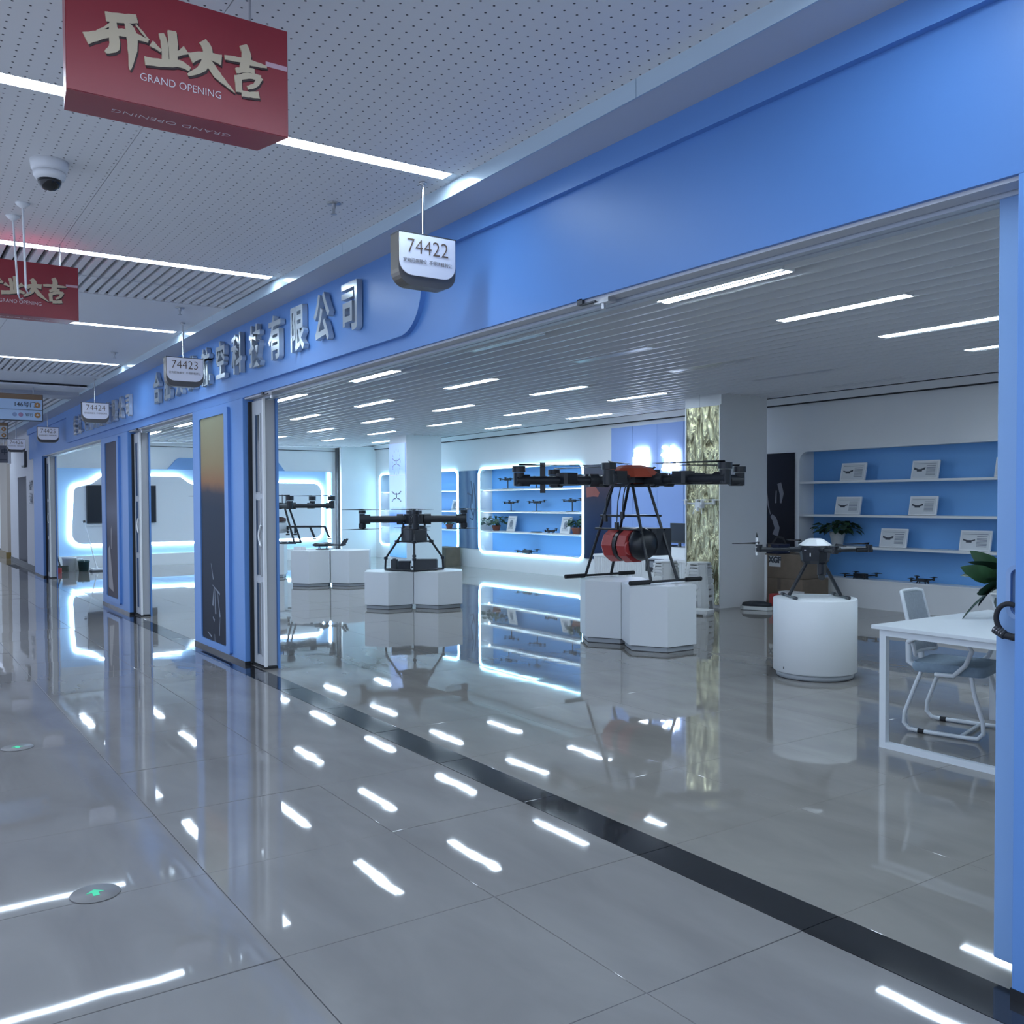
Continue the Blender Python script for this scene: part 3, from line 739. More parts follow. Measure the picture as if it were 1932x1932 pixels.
def arm(t, ang, r0, r1, z, r, mh=.11, mr=.05, bl=.5, bang=None, coax=False, folded=False, zdrop=0.0, m=None):
    m = m or BLACK
    d = Vector((math.cos(ang), math.sin(ang), 0)); p0 = d * r0 + Vector((0, 0, z)); p1 = d * r1 + Vector((0, 0, z + zdrop))
    mb = MB().cyl(p0, p1, r, r * .9, 12)
    j = p0.lerp(p1, .22); mb.cyl(j - d * .05, j + d * .05, r * 1.5, n=10); mb.cyl(p1 - d * .12, p1 + d * .03, r * 1.35, n=10)
    a = mb.build('arm', m, t)
    mo_ = MB().cyl(p1 - Vector((0, 0, r * 1.2)), p1 + Vector((0, 0, r + mh * .35)), mr * .8, n=14).cyl(p1 + Vector((0, 0, r + mh * .4)), p1 + Vector((0, 0, r + mh)), mr, n=14)
    if coax: mo_.cyl(p1 - Vector((0, 0, r + mh)), p1 - Vector((0, 0, r * 1.1)), mr, n=14)
    mo_.build('motor', BLACK2, a)
    mb = MB(); ba = bang if bang is not None else ang + 2.4
    zt = p1 + Vector((0, 0, r + mh + .012))
    if folded: blade(mb, zt, ba, bl); blade(mb, zt, ba + .12, bl)
    else: blade(mb, zt, ba, bl); blade(mb, zt, ba + PI, bl)
    if coax:
        zb = p1 - Vector((0, 0, r + mh + .012)); blade(mb, zb, ba + .5, bl); blade(mb, zb, ba + .5 + PI, bl)
    mb.build('propeller', BLACK2, a)
    return a
def ca(deg): return WA + math.radians(deg)

# 1: heavy-lift hexacopter with orange shell
d1 = thing('heavy_lift_drone', 'large black six-armed drone with orange shell and red drums on tall legs', 'drone', (-8.02, 7.10, .70))
Z1 = 1.13
MB().cbox((0, 0, Z1), (.46, .46, .07), .08).cbox((0, 0, Z1 - .06), (.36, .36, .03), .06).build('centre_plate', BLACK, d1)
mb = MB().lathe([(.0, Z1 + .175), (.13, Z1 + .17), (.24, Z1 + .13), (.33, Z1 + .05), (.34, Z1 + .03), (0, Z1 + .03)], n=10, smooth=False); sh = mb.build('shell', ORANGE, d1)
MB().cbox((0, 0, Z1 + .01), (.34, .34, .10), .05).build('shell_skirt', ORANGE, d1)
for k, a_ in enumerate((250, 190, 130, 70, 10, 310)):
    ar = arm(d1, ca(a_), .2, 1.30 if k != 0 else 1.05, Z1 - .0, .05, mh=.11, mr=.075, bl=.80, bang=ca(a_ + 172 + 4 * k), folded=True)
    dd = Vector((math.cos(ca(a_)), math.sin(ca(a_)), 0)); p = dd * .75
    MB().cbox((p.x, p.y, Z1 + .02), (.20, .20, .13), .03).build('speed_controller', BLACK2, ar)
    p = dd * .55; MB().cyl((p.x, p.y, Z1 + .045), (p.x, p.y, Z1 + .065), .02).build('lamp', CHROME, ar)
for sx in (-1, 1):
    X_ = .56 * sx
    sk = MB().cyl((X_, -.48, .025), (X_, .50, .025), .014, n=10).build('skid', BLACK2, d1)
    MB().cyl((X_, -.52, .025), (X_, -.24, .025), .025, n=10).cyl((X_, .30, .025), (X_, .53, .025), .025, n=10).build('foam_grip', RUBBER, sk)
    for sy in (-.22, .17):
        MB().cyl((.16 * sx, sy * .6, Z1 - .04), (X_, sy, .03), .017, n=10).build('leg', BLACK2, d1)
MB().cyl((-.33, -.18, .73), (.33, -.18, .73), .012).cyl((-.33, .14, .73), (.33, .14, .73), .012).cbox((0, -.02, .735), (.5, .36, .012)).build('cross_brace', BLACK2, d1)
MB().cyl((-.40, -.2, .58), (.40, -.2, .58), .012).cyl((-.40, .15, .58), (.40, .15, .58), .012).build('cross_brace', BLACK2, d1)
MB().cbox((.08, .14, .44), (.60, .30, .30), .04).build('payload_box', BLACK, d1)
for cx_, ln in ((-.10, .20), (.14, .17)):
    MB().cyl((cx_ - ln / 2, -.12, .40), (cx_ - ln / 2 + .05, -.12, .40), .165, .20, n=10, smooth=False).cyl((cx_ - ln / 2 + .05, -.12, .40), (cx_ + ln / 2, -.12, .40), .20, .19, n=10, smooth=False).build('drum', REDT, d1)
MB().cyl((-.002, -.12, .40), (.058, -.12, .40), .18, n=20).build('drum_coupling', BLACK2, d1)
o = MB().lathe([(0, 0), (.17, .0), (.185, .06), (.15, .15), (.08, .19), (0, .2)], n=20).build('motor_housing', BLACK2, d1)
o.location = (.23, -.10, .42); o.rotation_euler = (0, PI / 2, 0)
MB().cyl((.235, -.24, .38), (.262, -.24, .38), .08, n=16).build('drum_cap', REDT, d1)
for (x_, y_, zz) in ((.13, -.25, .78), (-.22, -.2, .74), (.0, -.22, .66)):
    MB().tube([(x_ * .8, y_ * .7, Z1 - .05), (x_ + .02, y_, (Z1 + zz) / 2), (x_, y_, zz)], .006).cbox((x_, y_, zz - .04), (.045, .03, .075)).build('cable', BLACK2, d1)
o = MB().box(-.03, .03, -.008, .008, 0, .34).build('hinge_bracket', BLACK2, d1); p = Vector((math.cos(ca(187)), math.sin(ca(187)), 0)) * 1.02; o.location = (p.x, p.y, Z1 - .14); o.rotation_euler = (0, 0, WA)

# 2: black quadcopter with box body
d2 = thing('box_quadcopter', 'black quadcopter with thick folded arms standing over black battery cases', 'drone', (-12.60, 6.77, .555), 0)
Z2 = .78
for a_, l_ in ((8, .76), (98, .74), (186, .78), (278, .66)):
    arm(d2, ca(a_), .05, l_, Z2, .056 if a_ in (8, 186) else .05, mh=.08, mr=.055, bl=.34, bang=ca(a_ + (4 if a_ != 98 else 90)), coax=True)
MB().cbox((0, 0, Z2), (.26, .26, .15), .05).cyl((0, 0, Z2 + .08), (0, 0, Z2 + .13), .12, n=16).build('hub', BLACK, d2)
MB().cbox((0, 0, .54), (.31, .31, .22), .03).build('body_box', DGREY, d2)
MB().cbox((0, 0, .665), (.28, .28, .03), .03).build('mount_plate', BLACK2, d2)
for i in range(4):
    a_ = ca(0 + 90 * i + 6); d = Vector((math.cos(a_), math.sin(a_), 0)); 
    pts_ = [d * .16 + Vector((0, 0, .72)), d * .17 + Vector((0, 0, .58)), d * .26 + Vector((0, 0, .44)), d * .43 + Vector((0, 0, .19)), d * .44 + Vector((0, 0, .03))]
    MB().tube(pts_, .017).cyl(pts_[2] - Vector((0, 0, .02)), pts_[2] + Vector((0, 0, .02)), .035).cyl(pts_[3] - Vector((0, 0, .02)), pts_[3] + Vector((0, 0, .02)), .03).build('leg', BLACK2, d2)
ring = [(.44 * math.cos(ca(6 + 90 * i)), .44 * math.sin(ca(6 + 90 * i)), .02) for i in range(4)]
MB().tube(ring, .016, 8, closed=True).build('skid_frame', BLACK2, d2)
ring = [(.26 * math.cos(ca(6 + 90 * i)), .26 * math.sin(ca(6 + 90 * i)), .44) for i in range(4)]
MB().tube(ring, .012, 8, closed=True).build('brace_frame', BLACK2, d2)
R55 = Matrix.Rotation(WA, 4, 'Z')
def at2(r, f): v = R55 @ Vector((r, f, 0)); return (-12.60 + v.x, 6.77 + v.y, .555)
t = thing('battery_case', 'long black battery case on the low plinth below the quadcopter', 'case', at2(.17, .02), WA)
MB().cbox((0, 0, .08), (.36, .17, .16), .02).build('case_body', DGREY, t); MB().cbox((0, 0, .163), (.34, .15, .012)).build('lid', BLACK, t)
t = thing('battery_case', 'short black battery case beside the long one below the quadcopter', 'case', at2(-.14, -.06), WA)
MB().cbox((0, 0, .075), (.19, .16, .15), .02).build('case_body', BLACK, t); MB().cbox((.096, -.04, .07), (.006, .05, .09)).build('paper_tag', PAPER, t)
t = thing('battery_block', 'small black cube battery below the quadcopter', 'case', at2(-.30, -.02), WA)
MB().cbox((0, 0, .085), (.10, .10, .17), .01).build('case_body', DGREY, t); MB().cbox((0, 0, .175), (.05, .03, .012)).build('terminal', BLACK2, t)

# 3: spraying drone
d3 = thing('spraying_drone', 'black spraying drone with clear tank and nozzle boom half behind the sunset poster pillar', 'drone', (-19.65, 7.12, .70))
Z3 = .82
MB().cbox((0, 0, Z3), (.5, .5, .12), .08).build('centre_plate', BLACK, d3)
MB().cyl((.22, .12, Z3), (.22, .12, Z3 + .24), .008).cyl((.1, .25, Z3), (.1, .25, Z3 + .24), .008).build('antenna', BLACK2, d3)
for a_, l_ in ((4, 1.25), (50, 1.05), (120, 1.1), (180, 1.2), (240, 1.0), (305, .95)):
    arm(d3, ca(a_), .2, l_, Z3, .05, mh=.16, mr=.08, bl=.62, bang=ca(176), folded=True)
for sx in (-1, 1):
    for sy in (-1, 1):
        d = Vector((math.cos(WA) * .30 * sx - math.sin(WA) * .2 * sy, math.sin(WA) * .30 * sx + math.cos(WA) * .2 * sy, 0))
        e = Vector((math.cos(WA) * .52 * sx - math.sin(WA) * .3 * sy, math.sin(WA) * .52 * sx + math.cos(WA) * .3 * sy, 0))
        MB().cyl(d + Vector((0, 0, Z3 - .05)), e + Vector((0, 0, .03)), .022, n=8).build('leg', BLACK2, d3)
MB().lathe([(.0, .22), (.27, .24), (.31, .32), (.31, .42), (.24, .47), (0, .47)], n=20).build('tank', mat('tank_clear', (.62, .66, .70), .3), d3)
MB().lathe([(0, .47), (.27, .48), (.27, .55), (.18, .58), (0, .58)], n=20).build('tank_collar', mat('tank_brown', (.12, .06, .05), .5), d3)
mb = MB(); P_ = lambda x, y, z: (math.cos(WA) * x - math.sin(WA) * y, math.sin(WA) * x + math.cos(WA) * y, z)
mb.cyl(P_(-1.1, -.05, .37), P_(1.12, -.05, .37), .022, n=8); bo = mb.build('boom', BLACK2, d3)
for x_ in (-1.1, -.7, .32, .48, .80, 1.12):
    L_ = .24 if abs(x_) > .6 else .14
    MB().cyl(P_(x_, -.05, .37), P_(x_ + .1 * (1 if abs(x_) > .6 else 0), -.05, .37 - L_), .025, n=8).cyl(P_(x_ + .1 * (1 if abs(x_) > .6 else 0), -.05, .36 - L_), P_(x_ + .1 * (1 if abs(x_) > .6 else 0), -.05, .33 - L_), .045, n=8).build('nozzle', BLACK2, bo)
mb = MB()
for r_ in (0, 1):
    mb.tube([P_(.28 + .16 * math.cos(2 * PI * i / 16), -.2, .17 + .15 * math.sin(2 * PI * i / 16)) for i in range(16)], .008, 6, closed=True)
mb.build('hose_coil', PAPER, d3)
MB().cyl(P_(-.1, -.2, .16), P_(.16, -.2, .2), .02, n=8).cyl(P_(.15, -.2, .18), P_(.16, -.2, .32), .015, n=8).build('pump', BLACK2, d3)
MB().cyl(P_(-.5, -.25, .02), P_(.55, -.25, .02), .016, n=8).cyl(P_(-.5, .25, .02), P_(.55, .25, .02), .016, n=8).build('skid', BLACK2, d3)

# 4: white-topped drone on the round plinth
d4 = thing('white_top_drone', 'black quadcopter with white top cover on the round plinth', 'drone', (-5.47, 7.05, .712))
Z4 = .43
MB().lathe([(.0, Z4 - .12), (.10, Z4 - .12), (.125, Z4 - .09), (.14, Z4 + .03), (.13, Z4 + .045), (0, Z4 + .045)], n=10, smooth=False).build('body', BLACK, d4)
MB().lathe([(.145, Z4 + .045), (.14, Z4 + .055), (.075, Z4 + .10), (.05, Z4 + .108), (0, Z4 + .108)], n=8, smooth=False).build('top_cover', mat('cover_white', (.85, .87, .88), .35), d4)
for a_, l_, ba in ((3, .50, 190), (88, .45, 100), (184, .52, 176), (275, .42, 265)):
    arm(d4, ca(a_), .1, l_, Z4 + (.0 if a_ == 3 else .01), .016, mh=.03, mr=.032, bl=.24, bang=ca(ba), folded=True)
p = Vector((math.cos(ca(184)), math.sin(ca(184)), 0)) * .54
MB().cyl((p.x, p.y, Z4 - .04), (p.x, p.y, Z4 + .12), .012, n=8).build('antenna', SHELFW, d4)
MB().cyl((p.x, p.y, Z4 + .12), (p.x, p.y, Z4 + .165), .012, .003, n=8).build('antenna_tip', BLACK2, d4)
for s in (-1, 1):
    a_ = ca(0 if s > 0 else 180); d = Vector((math.cos(a_), math.sin(a_), 0)); n = Vector((-d.y, d.x, 0))
    e = d * .235 + Vector((0, 0, .02)); MB().cyl(d * .075 + Vector((0, 0, Z4 - .11)), e, .017, n=8).build('leg', BLACK2, d4)
    sk = MB().cyl(e - n * .20 * s - Vector((0, 0, .006)), e + n * .20 * s - Vector((0, 0, .006)), .010, n=8).build('skid', BLACK2, d4)
    MB().cyl(e - n * .22 * s - Vector((0, 0, .004)), e - n * .15 * s - Vector((0, 0, .004)), .015, n=8).cyl(e + n * .15 * s - Vector((0, 0, .004)), e + n * .22 * s - Vector((0, 0, .004)), .015, n=8).build('foam_grip', DGREY, sk)
d = Vector((math.cos(ca(300)), math.sin(ca(300)), 0)) * .08
MB().cbox((d.x, d.y, Z4 - .17), (.07, .07, .10), .015).cyl((d.x, d.y, Z4 - .22), (d.x + .02, d.y - .03, Z4 - .24), .03, n=10).build('gimbal_camera', BLACK2, d4)
MB().cbox((.05, -.13, Z4 - .035), (.008, .006, .03)).cbox((.0, -.138, Z4 + .005), (.016, .004, .004)).build('status_lamp', SHELFW, d4)

# fixed-wing on the plinth
fw = thing('fixed_wing_drone', 'small dark fixed-wing drone with twin tail fins on a white plinth', 'drone', (-16.84, 7.21, .68), WA)
fw.scale = (.82, .82, .82)
MB().cyl((-.34, 0, .12), (.0, 0, .12), .045, .04, 10).cyl((-.40, 0, .115), (-.34, 0, .12), .015, .045, 10).cyl((0, 0, .12), (.12, 0, .12), .04, .02, 10).build('fuselage', DGREY, fw)
MB().plate([(-.2, -.5), (-.05, -.5), (.0, .0), (-.05, .5), (-.2, .5), (-.22, 0)], 2, .145, .16).build('wing', DGREY, fw)
for s in (-.16, .16):
    MB().cyl((-.15, s, .125), (.36, s, .11), .012, n=8).build('tail_boom', DGREY, fw)
    MB().plate([(.26, .1), (.33, .09), (.42, .25), (.37, .26)], 1, s - .008, s + .008).build('tail_fin', BLACK, fw)
MB().cyl((-.3, -.1, .02), (.0, -.1, .02), .009).cyl((-.3, .1, .02), (.0, .1, .02), .009).build('skid', BLACK2, fw)
for x_ in (-.24, -.06):
    for s in (-.1, .1): MB().cyl((x_, s, .02), (x_, s * .4, .1), .008).build('leg', BLACK2, fw)
t = thing('white_box', 'small white box on the plinth behind the fixed-wing drone', 'box', (-17.12, 6.72, .68), .3)
MB().cbox((0, 0, .03), (.24, .12, .06), .01).build('box_body', SHELFW, t); MB().cbox((0, 0, .062), (.2, .09, .006)).build('lid', PAPER, t)

# white small drone hanging before the gold column
hg = thing('hanging_drone', 'small white drone hanging before the gold foil', 'drone', (-9.92, 10.12, 1.50))
MB().cbox((0, 0, .03), (.14, .10, .09), .02).cbox((.02, -.06, -.03), (.05, .04, .06), .01).build('body', SHELFW, hg)
for sx in (-1, 1):
    for sy in (-1, 1):
        MB().cyl((.05 * sx, .03 * sy, .05), (.17 * sx, .12 * sy, .06), .012, n=8).cyl((.17 * sx, .12 * sy, .04), (.17 * sx, .12 * sy, .10), .025, n=10).build('arm', SHELFW, hg)
        mb = MB(); blade(mb, (.17 * sx, .12 * sy, .105), .4 * sx, .11, .02); blade(mb, (.17 * sx, .12 * sy, .105), .4 * sx + PI, .11, .02); mb.build('propeller', SHELFW, hg)
MB().cyl((-.09, -.05, -.10), (-.06, -.03, .0), .008).cyl((.09, -.05, -.10), (.06, -.03, .0), .008).build('landing_leg', SHELFW, hg)
MB().cyl((0, 0, .07), (0, 0, ZI - 1.5), .0015, n=6).build('wire', DGREY, hg)

# ------------------------------------------------------------------ small drones and frames in the niches
YS = YB + .14
def stand_drone(x, z, label, s=1.0, rz=0.0, stand=True):
    t = thing('stand_drone' if stand else 'shelf_drone', label, 'drone', (x, YS, z), rz)
    h = .20 * s if stand else .045
    MB().cbox((0, 0, h), (.16 * s, .08 * s, .05 * s), .015).build('body', BLACK, t)
    for sx in (-1, 1):
        for sy in (-1, 1):
            e = Vector((.15 * s * sx, .08 * s * sy, h + .005 + .012 * sy))
            MB().cyl((.05 * s * sx, .02 * s * sy, h), e, .011, n=6).cyl(e - Vector((0, 0, .02)), e + Vector((0, 0, .025)), .016, n=8).build('arm', BLACK2, t)
            mb = MB(); blade(mb, e + Vector((0, 0, .028)), .2 + .3 * sx * sy, .06 * s, .018); blade(mb, e + Vector((0, 0, .028)), .2 + .3 * sx * sy + PI, .06 * s, .018); mb.build('propeller', BLACK2, t)
    if stand:
        MB().cyl((0, 0, .008), (0, 0, h), .012, n=8).build('stand_post', BLACK2, t); MB().lathe([(0, 0), (.12 * s, 0), (.12 * s, .008), (0, .01)], n=16).build('stand_base', BLACK2, t)
    else:
        for sx in (-1, 1): MB().cyl((.08 * s * sx, -.04, 0), (.06 * s * sx, -.02, h), .008, n=6).cyl((.08 * s * sx, .04, 0), (.06 * s * sx, .02, h), .008, n=6).build('landing_leg', BLACK2, t)
    return t
stand_drone(-18.05, 1.888, 'small drone on a stand, top shelf of the glowing niche, by the misty poster', 1.1, .2)
stand_drone(-16.92, 1.888, 'small drone on a stand, top shelf of the glowing niche, mid shelf', 1.1, .1)
stand_drone(-17.92, 1.374, 'black drone on a stand, second shelf, on the misty poster side', .95, .15)
stand_drone(-16.90, 1.374, 'black drone on a stand at the middle of the second glowing shelf', 1.0, .35)
stand_drone(-15.62, 1.374, 'black drone on a stand, second shelf, beside the dark blue poster', 1.15, 0)
stand_drone(-17.28, .417, 'black drone parked at the bottom of the glowing niche', 1.4, .1, False)
stand_drone(-16.38, .902, 'small folded drone lying before the leaning certificate', .7, .5, False)
t = thing('remote_tablet', 'flat black tablet lying on the third glowing shelf', 'tablet', (-16.92, YS, .90))
MB().cbox((0, 0, .012), (.26, .16, .02), .02).build('shell', BLACK, t); MB().cbox((0, 0, .023), (.22, .12, .003)).build('screen', SCREEN, t)
stand_drone(-8.62, .417, 'black drone at the bottom of the unlit niche beside the cartons', 1.35, -.15, False)
stand_drone(-7.62, .417, 'small dark drone at the bottom of the unlit niche behind the desk chair', .85, .0, False)

def certificate(x, z, w, h, label, portrait=False, seed=0, y=YS):
    rnd = random.Random(seed)
    t = thing('framed_certificate', label, 'frame', (x, y, z))
    T = Matrix.Rotation(-.22, 4, 'X')
    def lean(o): o.matrix_local = T; return o
    lean(MB().box(-w / 2, w / 2, -.012, .012, 0, h).build('frame', SHELFW, t))
    p = MB().box(-w / 2 + .02, w / 2 - .02, -.0145, -.012, .02, h - .02).build('paper', PAPER, t); lean(p)
    mb = MB()
    if portrait:
        mb.add(*[(lambda A: (A, [tuple(range(len(A)))]))([(x_ * .8, -.015, h * .5 + z_) for x_, z_ in [(.09 * math.cos(2 * PI * i / 20), .09 * math.sin(2 * PI * i / 20)) for i in range(20)]])][0])
        for i in range(4): mb.box(-w * .3, w * .3, -.0155, -.0146, h * .16 + i * .018, h * .16 + i * .018 + .008)
        mb.box(-w * .33, w * .33, -.0155, -.0146, h * .80, h * .84)
    else:
        mb.box(-w * .40, w * .40, -.0155, -.0146, h * .80, h * .825)
        mb.box(w * .05, w * .38, -.0155, -.0146, h * .68, h * .72)
        for i in range(7): mb.box(w * .05, w * .38, -.0155, -.0146, h * (.20 + .065 * i), h * (.235 + .065 * i))
    mb.build('printed_text', INK2, p)
    mb = MB()
    if portrait:
        for k in range(3): mb.box(-.05, .05, -.0158, -.0152, h * .47 + .02 * k, h * .47 + .02 * k + .006)
    else:
        cx_ = -w * .2; cz_ = h * .45
        mb.box(cx_ - .04, cx_ + .04, -.0155, -.0146, cz_ - .015, cz_ + .02)
        for s in (-1, 1): mb.rect([(cx_, -.015, cz_ - .01), (cx_, -.015, cz_ + .012), (cx_ + s * .085, -.015, cz_ + .03 + .02 * rnd.random()), (cx_ + s * .085, -.015, cz_ + .015)])
    mb.build('printed_drone', INK, p)
    MB().box(-.02, .02, .012, .09, 0, .01).build('easel_foot', SHELFW, t)
    return t
certificate(-8.77, 1.888, .43, .27, 'framed certificate on the top unlit shelf, near the dark figure poster', seed=1)
certificate(-7.60, 1.888, .41, .265, 'framed certificate on the top unlit shelf, above the middle frame', seed=2)
certificate(-6.40, 1.888, .41, .265, 'framed certificate on the top unlit shelf, half hidden by the lock pillar', seed=3)
certificate(-8.86, 1.374, .44, .275, 'framed certificate on the second unlit shelf, above the white flowerpot', seed=4)
certificate(-7.63, 1.374, .42, .275, 'framed certificate on the second unlit shelf, away from the flowerpot', seed=5)
certificate(-8.09, .902, .43, .28, 'framed certificate beside the white flowerpot', seed=6)
certificate(-6.87, .902, .43, .28, 'framed certificate on the third unlit shelf, above the desk plant', seed=7)
certificate(-17.95, .902, .32, .36, 'upright framed certificate with seal beside a leafy pot', True, 8)
certificate(-15.92, .902, .34, .36, 'upright framed certificate half behind a leafy pot', True, 9, YS + .03)
certificate(-20.5, 1.374, .28, .27, 'small white frame in the niche behind the picture column', True, 10)

def leaf_plant(t, n, r, h, z0, ls, m, seed, droop=.5):
    rnd = random.Random(seed)
    for mi, mm in enumerate((m, LEAF2 if m is LEAF else LEAF)):
        mb = MB()
        for i in range(n if mi == 0 else n // 3):
            a = rnd.random() * 2 * PI; rr = r * (.25 + .75 * rnd.random()); zz = z0 + h * (.15 + .85 * rnd.random()) * (1 - .55 * (rr / r) ** 2)
            c = Vector((rr * math.cos(a), rr * math.sin(a) * .8, zz)); d = Vector((math.cos(a + rnd.uniform(-.6, .6)), math.sin(a + rnd.uniform(-.6, .6)), -droop * rnd.random())).normalized()
            sd = d.cross(Vector((rnd.uniform(-.3, .3), rnd.uniform(-.3, .3), 1))).normalized(); nn = sd.cross(d)
            L_ = ls * rnd.uniform(.7, 1.2); w = L_ * .34
            pts_ = [c, c + d * L_ * .3 + sd * w + nn * .06 * L_, c + d * L_ * .65 + sd * w * .8, c + d * L_ - nn * .1 * L_, c + d * L_ * .65 - sd * w * .8, c + d * L_ * .3 - sd * w + nn * .06 * L_]
            mb.add(pts_ + [c + d * L_ * .5 - nn * .05 * L_], [(0, 1, 6), (1, 2, 6), (2, 3, 6), (3, 4, 6), (4, 5, 6), (5, 0, 6)])
        lf = mb.build('foliage', mm, t); lf['kind'] = 'stuff'
    mb = MB()
    for i in range(10):
        a = rnd.random() * 2 * PI; rr = r * rnd.uniform(.3, .8)
        mb.tube([(0, 0, z0 - .03), (rr * .4 * math.cos(a), rr * .4 * math.sin(a), z0 + h * .5), (rr * math.cos(a), rr * .8 * math.sin(a), z0 + h * .55)], .006, 5)
    mb.build('stems', LEAF2, t)
def pot_plant(x, y, z, label, potm, r, ph, lr, lh, n, ls, seed, m=LEAF):
    t = thing('potted_plant', label, 'plant', (x, y, z))
    MB().lathe([(0, 0), (r * .72, 0), (r, ph * .75), (r * 1.05, ph * .8), (r * 1.05, ph), (r * .9, ph), (r * .88, ph * .9), (0, ph * .9)], n=20).build('pot', potm, t)
    leaf_plant(t, n, lr, lh, ph * .95, ls, m, seed); return t
pot_plant(-18.55, YS, .902, 'leafy plant in a red pot beside the sealed certificate', TERRA, .10, .13, .36, .27, 60, .13, 1)
pot_plant(-15.48, YS, .902, 'leafy plant in a red pot beside the dark blue poster', TERRA, .10, .14, .22, .26, 44, .12, 2)
pot_plant(-20.75, YS, .902, 'leafy plant in the niche behind the picture column', TERRA, .09, .12, .26, .24, 40, .12, 3)
pot_plant(-9.03, YS, .902, 'dark leafy plant in a white flowerpot on the unlit shelf', mat('pot_white', (.62, .64, .65), .4), .11, .21, .33, .2, 75, .14, 4)

# ------------------------------------------------------------------ reception desk, monitor, stools, cartons
rd = thing('reception_desk', 'white reception counter with fluted front', 'desk', (-12.1, 10.75, 0))
MB().box(-1.05, 1.35, 0, .6, 0, .60).build('counter_body', SHELFW, rd)
MB().box(-1.1, 1.4, -.03, .63, .60, .64).build('counter_top', SHELFW, rd)
fm = MB().cyl((0, 0, .06), (0, 0, .595), .024, n=8).build('flute', SHELFW, rd, (-1.02, -.01, 0)); 
for i in range(1, 47):
    o = fm.copy(); COL.objects.link(o); o.parent = rd; o.location = (-1.02 + .051 * i, -.01, 0)
MB().box(-.35, 1.4, .45, 1.0, .60, .80).build('raised_ledge', SHELFW, rd)
mn = thing('monitor', 'dark computer monitor on the reception counter', 'monitor', (-11.62, 11.38, .80), -.1)
MB().cbox((0, 0, .24), (.50, .035, .34), .01).build('screen_case', BLACK, mn); MB().cbox((0, 0, .04), (.05, .03, .08)).cbox((0, 0, .006), (.2, .15, .012)).build('stand', DGREY, mn)
MB().cbox((0, -.019, .245), (.47, .002, .30)).build('screen', SCREEN, mn)
t = thing('keyboard', 'black keyboard and papers lying on the reception counter', 'keyboard', (-12.05, 11.42, .80)); MB().cbox((0, 0, .012), (.5, .18, .02)).build('tray', BLACK, t); MB().cbox((0, 0, .024), (.46, .14, .006)).build('keys', DGREY, t)
t = thing('card_reader', 'small black card terminal beside the plastic stools', 'terminal', (-10.72, 9.98, 0))
MB().cbox((0, 0, .25), (.3, .3, .50), .02).build('pedestal', SHELFW, t); MB().cbox((0, -.02, .60), (.26, .18, .18), .02).build('terminal_body', BLACK, t); MB().cbox((.05, -.115, .62), (.11, .006, .09)).build('screen', mat('screen_grey', (.35, .38, .42), .3), t)

def stool(x, y, z, label, rz=0.0):
    t = thing('plastic_stool', label, 'stool', (x, y, z), rz, 'stacked white plastic stools')
    h = .45; n = 8
    oc = lambda r, a0=22.5: [(r * math.cos(math.radians(a0 + 45 * i)), r * math.sin(math.radians(a0 + 45 * i))) for i in range(n)]
    MB().prism(oc(.175), h - .03, h).build('seat', PLASTW, t, bevel=.006)
    for i in range(4):
        a = math.radians(45 + 90 * i)
        for s in (-1, 1):
            pass
        lg = MB()
        p0 = [(.172 * math.cos(a + d_), .172 * math.sin(a + d_)) for d_ in (-.48, -.2, .2, .48)]
        p1 = [(.225 * math.cos(a + d_), .225 * math.sin(a + d_)) for d_ in (-.36, -.16, .16, .36)]
        vs = [(x_, y_, h - .03) for x_, y_ in p0] + [(x_, y_, 0) for x_, y_ in p1] + [(x_ * .93, y_ * .93, h - .03) for x_, y_ in p0] + [(x_ * .93, y_ * .93, 0) for x_, y_ in p1]
        lg.add(vs, [(0, 1, 5, 4), (1, 2, 6, 5), (2, 3, 7, 6), (8, 12, 13, 9), (9, 13, 14, 10), (10, 14, 15, 11), (0, 4, 12, 8), (3, 11, 15, 7), (4, 5, 13, 12), (5, 6, 14, 13), (6, 7, 15, 14)])
        lg.build('leg', PLASTW, t)
    for i in range(4):
        a = math.radians(90 * i); c, s = math.cos(a), math.sin(a)
        for zz, hh in ((.395, .028), (.34, .022), (.29, .022), (.18, .05)):
            r = .172 * math.cos(math.radians(22.5)) + (h - zz) * .10
            mb = MB().cbox((r, 0, zz), (.012, .17 + (h - zz) * .1, hh)); o = mb.build('rung', PLASTW, t); o.rotation_euler = (0, 0, a)
    return t
s0 = stool(-9.69, 9.87, 0, 'white plastic stool at the bottom of the stack before the gold column', .3)
for i in range(1, 4):
    dup(s0, (-9.69, 9.87, .085 * i), .3, ['', 'white plastic stool second from the floor in the stack before the gold column', 'white plastic stool third from the floor in the stack before the gold column', 'white plastic stool topping the stack before the gold column'][i])
for i in range(0, 4):
    dup(s0, (-10.24, 9.74, .085 * i), .1, ['white plastic stool at the bottom of the stack beside the reception desk', 'white plastic stool second from the floor in the stack beside the reception desk', 'white plastic stool third from the floor in the stack beside the reception desk', 'white plastic stool topping the stack beside the reception desk'][i])
t = thing('step_board', 'low white plastic step on the floor before the stools', 'step', (-9.36, 9.50, 0), .3)
MB().cbox((0, 0, .05), (.42, .26, .05), .02).build('tread', PLASTW, t)
for sx in (-1, 1): MB().cbox((.17 * sx, 0, .0125), (.05, .22, .025)).build('foot', PLASTW, t)

